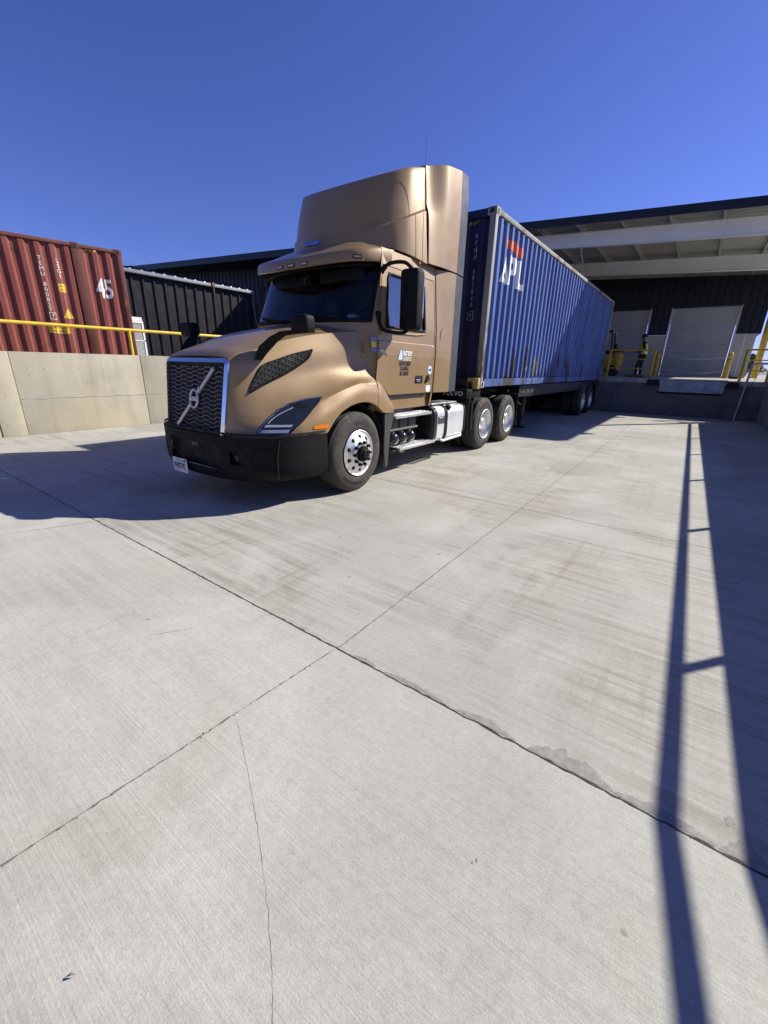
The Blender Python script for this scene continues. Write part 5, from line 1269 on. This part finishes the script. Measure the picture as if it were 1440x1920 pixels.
for s in (1, -1):
    wl = MB(); A = []
    for i in range(15):
        a = R(-12+204*i/14); A.append((4.06+.62*math.cos(a), .51+.60*math.sin(a)))
    wl.grid([[(mx(x, s), p[0], p[1]) for p in A] for x in (.72, 1.185)]); wl.grid([[(mx(.72, s), p[0], p[1]) for p in A], [(mx(.72, s), 4.06, .6) for p in A]])
    wl.build('wheel_arch_liner', 'void', T, 50)
    # mud flap behind the steer wheel
    MB().prism([(4.66, .98), (4.90, .965), (4.80, .72), (4.745, .22), (4.69, .20), (4.66, .45)], 'x', mx(1.17, s), mx(1.20, s)).prism([(4.70, .97), (4.74, .97), (4.70, .22), (4.66, .22)], 'x', mx(.80, s), mx(1.19, s)).build('mud_flap', 'plastic_g', T)
    # battery box and steps
    MB().rbox((mx(.62, s), 4.92, .665), (mx(1.06, s), 5.70, .885), .02, 2).build('battery_box', 'plastic', T, 40)
    k = MB()
    for i in range(3): k.rbox((mx(1.06, s), 4.95+.25*i, .685), (mx(1.08, s), 5.17+.25*i, .865), .012, 2)
    k.build('box_ribs', 'plastic_g', T, 40)
    MB().cyl((mx(1.06, s), 4.9, .672), (mx(1.06, s), 5.72, .672), .022, 12).build('step_bar', 'plastic_g', T, 40)
    for z, y0, y1, x0 in ((.905, 4.90, 5.90, .98), (.432, 5.02, 6.06, .98)):
        st_ = MB().rbox((mx(x0, s), y0, z-.022), (mx(1.215, s), y1, z), .006, 2).build('step', 'tread', T, 40)
        k = MB()
        for i in range(16):
            for j in range(3): k.rbox((mx(x0+.045+.065*j, s)-.012, lerp(y0, y1, (i+.5)/16)-.02, z), (mx(x0+.045+.065*j, s)+.012, lerp(y0, y1, (i+.5)/16)+.02, z+.008), .003, 1)
        k.build('tread_studs', 'tread', st_, 40)
        MB().rbox((mx(1.212, s), y0, z-.04), (mx(1.222, s), y1, z+.004), .004, 1).build('step_edge', 'tread', st_, 40)
    for y in (5.03, 6.03): MB().box((mx(.6, s), y-.012, .40), (mx(1.18, s), y+.012, .425)).build('step_bracket', 'plastic', T)
    for i in range(3):
        MB().lathe([(0, s*.10), (.05, s*.094), (.08, s*.07), (.100, s*.03), (.106, 0), (.106, s*-.5)], (mx(1.06, s), 5.04+.225*i, .552), 'x', 28).build('air_tank', 'tank_paint', T, 40)
    # fuel tank: D-shaped drum with straps
    def drum(r, y0, y1, name, mat, cap=.04):
        prof = [(y0-cap, r*.80), (y0-cap*.6, r*.93), (y0, r), (y1, r), (y1+cap*.6, r*.93), (y1+cap, r*.80)]
        G = []
        for k_ in range(48):
            a = 2*math.pi*k_/48; ca, sa = math.cos(a), math.sin(a); e = .45
            G.append([(mx(.93, s)+q*math.copysign(abs(ca)**e, ca), yy, .665+q*1.04*math.copysign(abs(sa)**e, sa)) for yy, q in prof])
        G.append(G[0]); mb = MB().grid(G)
        mb.add([g_[0] for g_ in G[:-1]], [tuple(range(48))]); mb.add([g_[-1] for g_ in G[:-1]], [tuple(range(48))])
        return mb.build(name, mat, T, 35)
    ft = drum(.288, 6.12, 7.16, 'fuel_tank', 'alu_t')
    for y0, y1 in ((6.36, 6.46), (7.08, 7.15)): drum(.294, y0, y1, 'tank_strap', 'plastic', .004)
    drum(.283, 6.035, 6.12, 'tank_end', 'frame', .03)
    MB().cyl((mx(1.16, s), 6.52, .90), (mx(1.20, s), 6.52, .955), .05, 16).build('fuel_cap', 'plastic', ft, 40)
    MB().rbox((mx(.78, s), 6.06, .985), (mx(1.12, s), 6.95, 1.005), .006, 2).build('deck_step', 'tread', T, 40)
    MB().tube([(mx(1.19, s), 6.30, .40), (mx(1.215, s), 6.34, .385), (mx(1.215, s), 7.0, .40), (mx(1.19, s), 7.06, .42)], .022, 10).build('tank_rail', 'tread', T, 60)
    MB().rbox((mx(1.222, s), 6.14, .68), (mx(1.226, s), 6.34, .80), .001, 1).build('tank_label', 'plastic_g', ft)
    for i, y in enumerate((6.165, 6.24)): MB().add([(mx(1.2272, s), y+a, .775+b) for a, b in ((0, 0), (.055, 0), (.055, .012), (0, .012))], [(0, 1, 2, 3)]).build('label_line', 'mark', ft)
    # quarter fender and flap ahead of the drive wheels
    MB().rbox((mx(.72, s), 7.30, .36), (mx(1.20, s), 7.335, 1.17), .008, 2).build('mud_flap', 'plastic', T, 40)
    MB().tube([(mx(1.205, s), 7.45, .45), (mx(1.205, s), 7.42, .9), (mx(1.205, s), 7.50, 1.05)], .02, 8).build('flap_edge', 'plastic_g', T, 60)
    MB().rbox((mx(.70, s), 7.20, 1.03), (mx(1.19, s), 7.80, 1.20), .01, 2).build('quarter_fender', 'plastic', T, 40)
    MB().rbox((mx(.74, s), 9.93, .34), (mx(1.21, s), 9.95, 1.02), .006, 2).build('mud_flap', 'plastic', T, 40)
    MB().rbox((mx(.4, s), 9.90, 1.0), (mx(1.22, s), 9.94, 1.04), .006, 2).build('flap_hanger', 'frame', T, 40)
MB().text('VOLVO', lambda a, b, d: (TX+.90+a, 7.196, 1.115+b), .115, 0, 1.1, 'CENTER', 1.05, font_bold=.002).build('lettering', 'mark_dim', T)
MB().tube([(TX+.2, 6.1, 1.7), (TX+.25, 6.6, 1.35), (TX+.2, 7.2, 1.3), (TX+.2, 7.6, 1.45)], .022, 8).build('air_hose', plain('red air hose', (.30, .03, .02), .5), T, 60)
MB().tube([(TX-.1, 6.1, 1.7), (TX-.1, 6.7, 1.30), (TX-.1, 7.2, 1.25), (TX-.1, 7.6, 1.45)], .022, 8).build('air_hose', plain('blue air hose', (.02, .06, .22), .5), T, 60)

# ------------------------------------------------------------------ the chassis trailer under the container
CH = thing('container_trailer', 'black skeletal trailer under the blue container, backed against the dock', 'trailer', (TX, 12, 0))
tx = TX+.03
for s in (1, -1):
    MB().prism([(7.66, 1.02), (7.66, 1.20), (19.45, 1.20), (19.45, .80), (11.0, .80), (10.3, 1.02)], 'x', tx+s*.42, tx+s*.50).build('main_beam', 'chassis', CH)
    MB().prism([(10.2, .94), (19.0, .90), (19.0, 1.18), (10.2, 1.20)], 'x', tx+s*1.06, tx+s*1.10).build('side_beam', 'chassis', CH)
    k = MB()
    for i in range(24): k.cyl((tx+s*1.10, 10.5+.34*i, 1.04), (tx+s*1.112, 10.5+.34*i, 1.04), .022, 8)
    k.build('rivet_row', 'steel', CH)
    lg = MB().rbox((tx+s*.78, 11.2, .30), (tx+s*.92, 11.34, 1.15), .01, 2).rbox((tx+s*.80, 11.22, .12), (tx+s*.90, 11.32, .32), .008, 2).rbox((tx+s*.70, 11.14, .09), (tx+s*1.0, 11.40, .12), .008, 2).build('landing_leg', 'chassis', CH, 40)
    tl = MB().rbox((tx+s*.92, 7.585, 1.18), (tx+s*1.235, 7.82, 1.40), .008, 2) if False else None
    MB().rbox((tx+s*1.0, 7.50, 1.20), (tx+s*1.225, 7.595, 1.395), .012, 2).build('lock_bracket', 'brass', CH, 40)
    MB().rbox((tx+s*1.02, 7.488, 1.21), (tx+s*1.12, 7.50, 1.33), .006, 2).build('lock_hook', 'chassis', CH, 40)
    for y in (16.95, 18.20):
        MB().lathe([(r, s*(t-.022)) for r, t in tyre_profile(.28)], (tx+s*1.215, y, .51), 'x', 48).build('tyre', 'tyre', CH, 50)
        MB().lathe([(.283, s*-.01), (.292, s*.004), (.284, s*.008), (.27, s*-.03), (.25, s*-.10), (.2, s*-.15), (.1, s*-.15), (0, s*-.08)], (tx+s*1.215, y, .51), 'x', 40).build('rim', 'alu', CH, 40)
        MB().lathe([(r, s*(t-.022-.33)) for r, t in tyre_profile(.28)], (tx+s*1.215, y, .51), 'x', 40).build('tyre', 'tyre', CH, 50)
    MB().rbox((tx+s*.75, 19.05, .35), (tx+s*1.2, 19.07, 1.0), .005, 2).build('mud_flap', 'plastic', CH, 40)
for y in (16.95, 18.20): MB().cyl((tx-1.0, y, .51), (tx+1.0, y, .51), .07, 16).build('axle', 'chassis', CH, 40)
for y in (10.4, 12.0, 13.5, 15.0, 16.2, 17.5, 18.8): MB().box((tx-1.06, y-.05, 1.02), (tx+1.06, y+.05, 1.16)).build('cross_member', 'chassis', CH)
MB().rbox((tx-1.2, 7.52, 1.21), (tx+.995, 7.60, 1.38), .01, 2).build('front_bolster', 'chassis', CH, 40)
MB().rbox((tx-1.2, 19.30, .98), (tx+1.2, 19.50, 1.20), .01, 2).build('rear_bolster', 'chassis', CH, 40)
MB().tube([(tx+.9, 9.9, 1.1), (tx+1.0, 10.6, .75), (tx+.9, 11.0, .7), (tx+.8, 11.2, .95)], .02, 8).build('hose', 'chassis', CH, 60)
# ------------------------------------------------------------------ dock worker and forklift
M.update(
    skin=plain('skin', (.16, .085, .055), .6, var=.1), dark_cloth=plain('dark work clothes', (.018, .019, .025), .85, var=.25, vscale=9),
    hivis=plain('hi-vis yellow vest', (.52, .62, .05), .7, var=.1), reflect=plain('silver reflective tape', (.62, .62, .60), .4, .3),
    lift_y=plain('forklift yellow paint', (.55, .32, .035), .4, var=.2, vscale=4), lift_b=plain('forklift dark steel', (.015, .015, .016), .5, var=.3),
)
def skin_body(name, joints, edges, mat, parent, sub=2):
    me = bpy.data.meshes.new(name); root = parent
    while root.parent: root = root.parent
    me.from_pydata([tuple(Vector(j[0])-Vector(root.location)) for j in joints], edges, []); o = bpy.data.objects.new(name, me); C.objects.link(o); o.parent = parent
    mod = o.modifiers.new('skin', 'SKIN'); mod.use_smooth_shade = True
    for i, j in enumerate(joints):
        me.skin_vertices[0].data[i].radius = j[1] if isinstance(j[1], tuple) else (j[1], j[1])
    me.skin_vertices[0].data[0].use_root = True
    o.modifiers.new('sub', 'SUBSURF').levels = sub; o.modifiers['sub'].render_levels = sub
    dg = bpy.context.evaluated_depsgraph_get(); m2 = bpy.data.meshes.new_from_object(o.evaluated_get(dg))
    o.modifiers.clear(); o.data = m2; m2.materials.clear(); m2.materials.append(M[mat] if isinstance(mat, str) else mat)
    for p in m2.polygons: p.use_smooth = True
    return o
PX, PY, PZ = -2.42, 23.4, ZD+.028
P_ = thing('person', 'dock worker in hi-vis vest and dark cap standing side-on behind the yellow guard rail', 'person', (PX, PY, PZ))
def pp(x, y, z): return (PX+x, PY+y, PZ+z)     # faces -x
J = [(pp(.02, 0, .95), (.125, .16)), (pp(.03, 0, 1.12), (.115, .15)), (pp(.0, 0, 1.32), (.12, .175)), (pp(.0, 0, 1.47), (.075, .12)), (pp(-.03, 0, 1.54), .055), (pp(-.05, 0, 1.63), (.085, .07)), (pp(-.045, 0, 1.72), (.092, .075)),
     (pp(.0, .19, 1.43), .062), (pp(.07, .25, 1.17), .048), (pp(-.14, .20, 1.05), .038), (pp(-.23, .18, 1.06), .032),
     (pp(.0, -.19, 1.43), .062), (pp(.09, -.25, 1.17), .048), (pp(-.13, -.20, 1.06), .038), (pp(-.22, -.18, 1.08), .032),
     (pp(.04, .10, .86), .095), (pp(.02, .13, .48), .066), (pp(.06, .14, .10), .046),
     (pp(.03, -.10, .86), .095), (pp(-.10, -.13, .48), .066), (pp(-.10, -.14, .10), .046)]
E_ = [(0, 1), (1, 2), (2, 3), (3, 4), (4, 5), (5, 6), (3, 7), (7, 8), (8, 9), (9, 10), (3, 11), (11, 12), (12, 13), (13, 14), (0, 15), (15, 16), (16, 17), (0, 18), (18, 19), (19, 20)]
body = skin_body('body', J, E_, 'skin', P_)
def shell(idx, grow, name, mat, cut=None):
    """clothing grown over the same joints"""
    mp = {a: i for i, a in enumerate(idx)}
    jj = [(J[a][0], tuple(r+grow for r in J[a][1]) if isinstance(J[a][1], tuple) else J[a][1]+grow) for a in idx]
    ee = [(mp[a], mp[b]) for a, b in E_ if a in mp and b in mp]
    return skin_body(name, jj, ee, mat, P_)
shell([0, 15, 16, 17, 18, 19, 20], .012, 'trousers', 'dark_cloth'); shell([0, 1, 2, 3, 7, 8, 9, 11, 12, 13], .012, 'shirt', 'dark_cloth')
v = MB()
for zz0, zz1 in ((.98, 1.44),):
    G = []
    for z, rx, ry, ox in ((.93, .165, .205, .03), (1.05, .165, .205, .03), (1.18, .165, .21, .02), (1.32, .168, .225, .005), (1.42, .14, .20, .0), (1.475, .10, .14, .0)):
        G.append([pp(ox+rx*math.cos(a), ry*math.sin(a), z) for a in np.linspace(math.pi*-.80, math.pi*.80, 25)])
    v.grid(G)
VE = v.build('vest', 'hivis', P_, 60)
for z in (1.05, 1.2): MB().grid([[pp(.027+.170*math.cos(a), .211*math.sin(a), z+d) for a in np.linspace(-2.5, 2.5, 25)] for d in (-.025, .025)]).build('tape', 'reflect', VE, 60)
cp = MB(); G = []
for z, r in ((1.695, 1.0), (1.75, 1.02), (1.80, .9), (1.83, .6), (1.845, .05)): G.append([pp(-.045+.112*r*math.cos(a), .092*r*math.sin(a), z) for a in np.linspace(0, 2*math.pi, 25)])
cp.grid(G); cp.grid([[pp(-.13-.0*math.cos(t), .075*math.sin(t), 1.70) for t in np.linspace(-1.4, 1.4, 9)], [pp(-.15-.09*math.cos(t), .08*math.sin(t), 1.69) for t in np.linspace(-1.4, 1.4, 9)]])
cp.build('cap', 'dark_cloth', P_, 60)
MB().rbox(pp(-.165, -.012, 1.615), pp(-.135, .012, 1.66), .01, 2).build('nose', 'skin', body, 60)
for q in (.032, -.032): MB().lathe([(0, .009), (.008, .005), (.010, 0)], pp(-.133, q, 1.672), 'z', 10).build('eye', 'lift_b', body, 60)
MB().rbox(pp(-.14, -.024, 1.578), pp(-.128, .024, 1.59), .004, 2).build('mouth', 'dark_cloth', body, 60)
for q in (1, -1):
    MB().rbox(pp(-.06, q*.075, 1.62), pp(-.015, q*.09, 1.685), .012, 2).build('ear', 'skin', body, 60)
    MB().rbox(pp(-.20 if q < 0 else -.06, q*.09, 0), pp(.03 if q < 0 else .11, q*.19, .11), .035, 3).build('boot', 'lift_b', P_, 60)
    hz = 1.06 if q > 0 else 1.08; hx = -.23 if q > 0 else -.22; h0 = pp(hx, q*.18, hz)
    jj = [((h0[0]-.03, h0[1], h0[2]), (.03, .02)), ((h0[0]-.08, h0[1], h0[2]), (.032, .016))]; ee = [(0, 1)]
    for f in range(4):
        yy = h0[1]+(f-1.5)*.019; L_f = (.062, .07, .066, .052)[f]; b = len(jj)
        jj += [((h0[0]-.09, yy, h0[2]), .010), ((h0[0]-.09-L_f*.5, yy, h0[2]-.008), .009), ((h0[0]-.09-L_f*.8, yy, h0[2]-.035), .008)]; ee += [(1, b), (b, b+1), (b+1, b+2)]
    b = len(jj); jj += [((h0[0]-.05, h0[1]-q*.03, h0[2]+.012), .011), ((h0[0]-.085, h0[1]-q*.048, h0[2]+.01), .009)]; ee += [(0, b), (b, b+1)]
    skin_body('hand', jj, ee, 'skin', body, 1)

FX, FY, FZ = -3.62, 23.2, ZD+.028
F = thing('forklift', 'yellow forklift with dark mast parked on the dock beside the container doors', 'forklift', (FX, FY, FZ))
def fp(x, y, z): return (FX+x, FY+y, FZ+z)
MB().rbox(fp(-1.05, -.45, .22), fp(.38, .45, .80), .08, 3).build('body', 'lift_y', F, 40)
MB().rbox(fp(.05, -.46, .42), fp(.46, .46, 1.06), .13, 4).build('counterweight', 'lift_y', F, 40)
MB().rbox(fp(-.05, -.36, 1.0), fp(.40, .36, 1.14), .05, 3).build('hood_pad', 'lift_b', F, 40)
MB().rbox(fp(.05, -.22, 1.13), fp(.16, .22, 1.42), .05, 3).rbox(fp(-.4, -.24, .98), fp(.1, .24, 1.12), .04, 3).build('seat', 'lift_b', F, 40)
for q in (.38, -.38):
    MB().tube([fp(-.95, q, .75), fp(-.62, q, 1.95)], .035, 8).build('guard_post', 'lift_b', F); MB().tube([fp(.0, q, 1.0), fp(-.10, q, 1.95)], .035, 8).build('guard_post', 'lift_b', F)
    for x, r in ((-.75, .30), (.12, .24)):
        w = MB().lathe([(.0, .09), (r*.5, .09), (r*.55, .07), (r*.9, .09), (r, .06), (r, -.06), (r*.9, -.09), (0, -.09)], fp(x, q*1.12, r), 'y', 28).build('wheel', 'lift_b', F, 40)
    MB().rbox(fp(-1.22, q*.75-.04, .08), fp(-1.12, q*.75+.04, 2.1), .01, 2).build('mast', 'lift_b', F, 40)
    MB().rbox(fp(-2.2, q*.6-.05, .05), fp(-1.2, q*.6+.05, .09), .008, 2).build('fork', 'steel', F, 40)
for i in range(5): MB().tube([fp(-.64+.13*i, -.38, 1.96), fp(-.64+.13*i, .38, 1.96)], .018, 6).build('guard_bar', 'lift_b', F)
MB().rbox(fp(-.66, -.40, 1.93), fp(-.08, -.36, 1.99), .01, 2).rbox(fp(-.66, .36, 1.93), fp(-.08, .40, 1.99), .01, 2).build('guard_frame', 'lift_b', F, 40)
MB().tube([fp(-.55, 0, 1.36)] and [fp(-.52+.16*math.cos(a), .16*math.sin(a), 1.30+.05*math.cos(a)) for a in np.linspace(0, 6.28, 19)[:-1]], .014, 6, closed=True).build('steering_wheel', 'lift_b', F, 60)
for q in (.3, -.3): MB().rbox(fp(-.06, q-.05, 1.86), fp(-.02, q+.05, 1.93), .012, 2).build('work_lamp', 'white', F, 40)
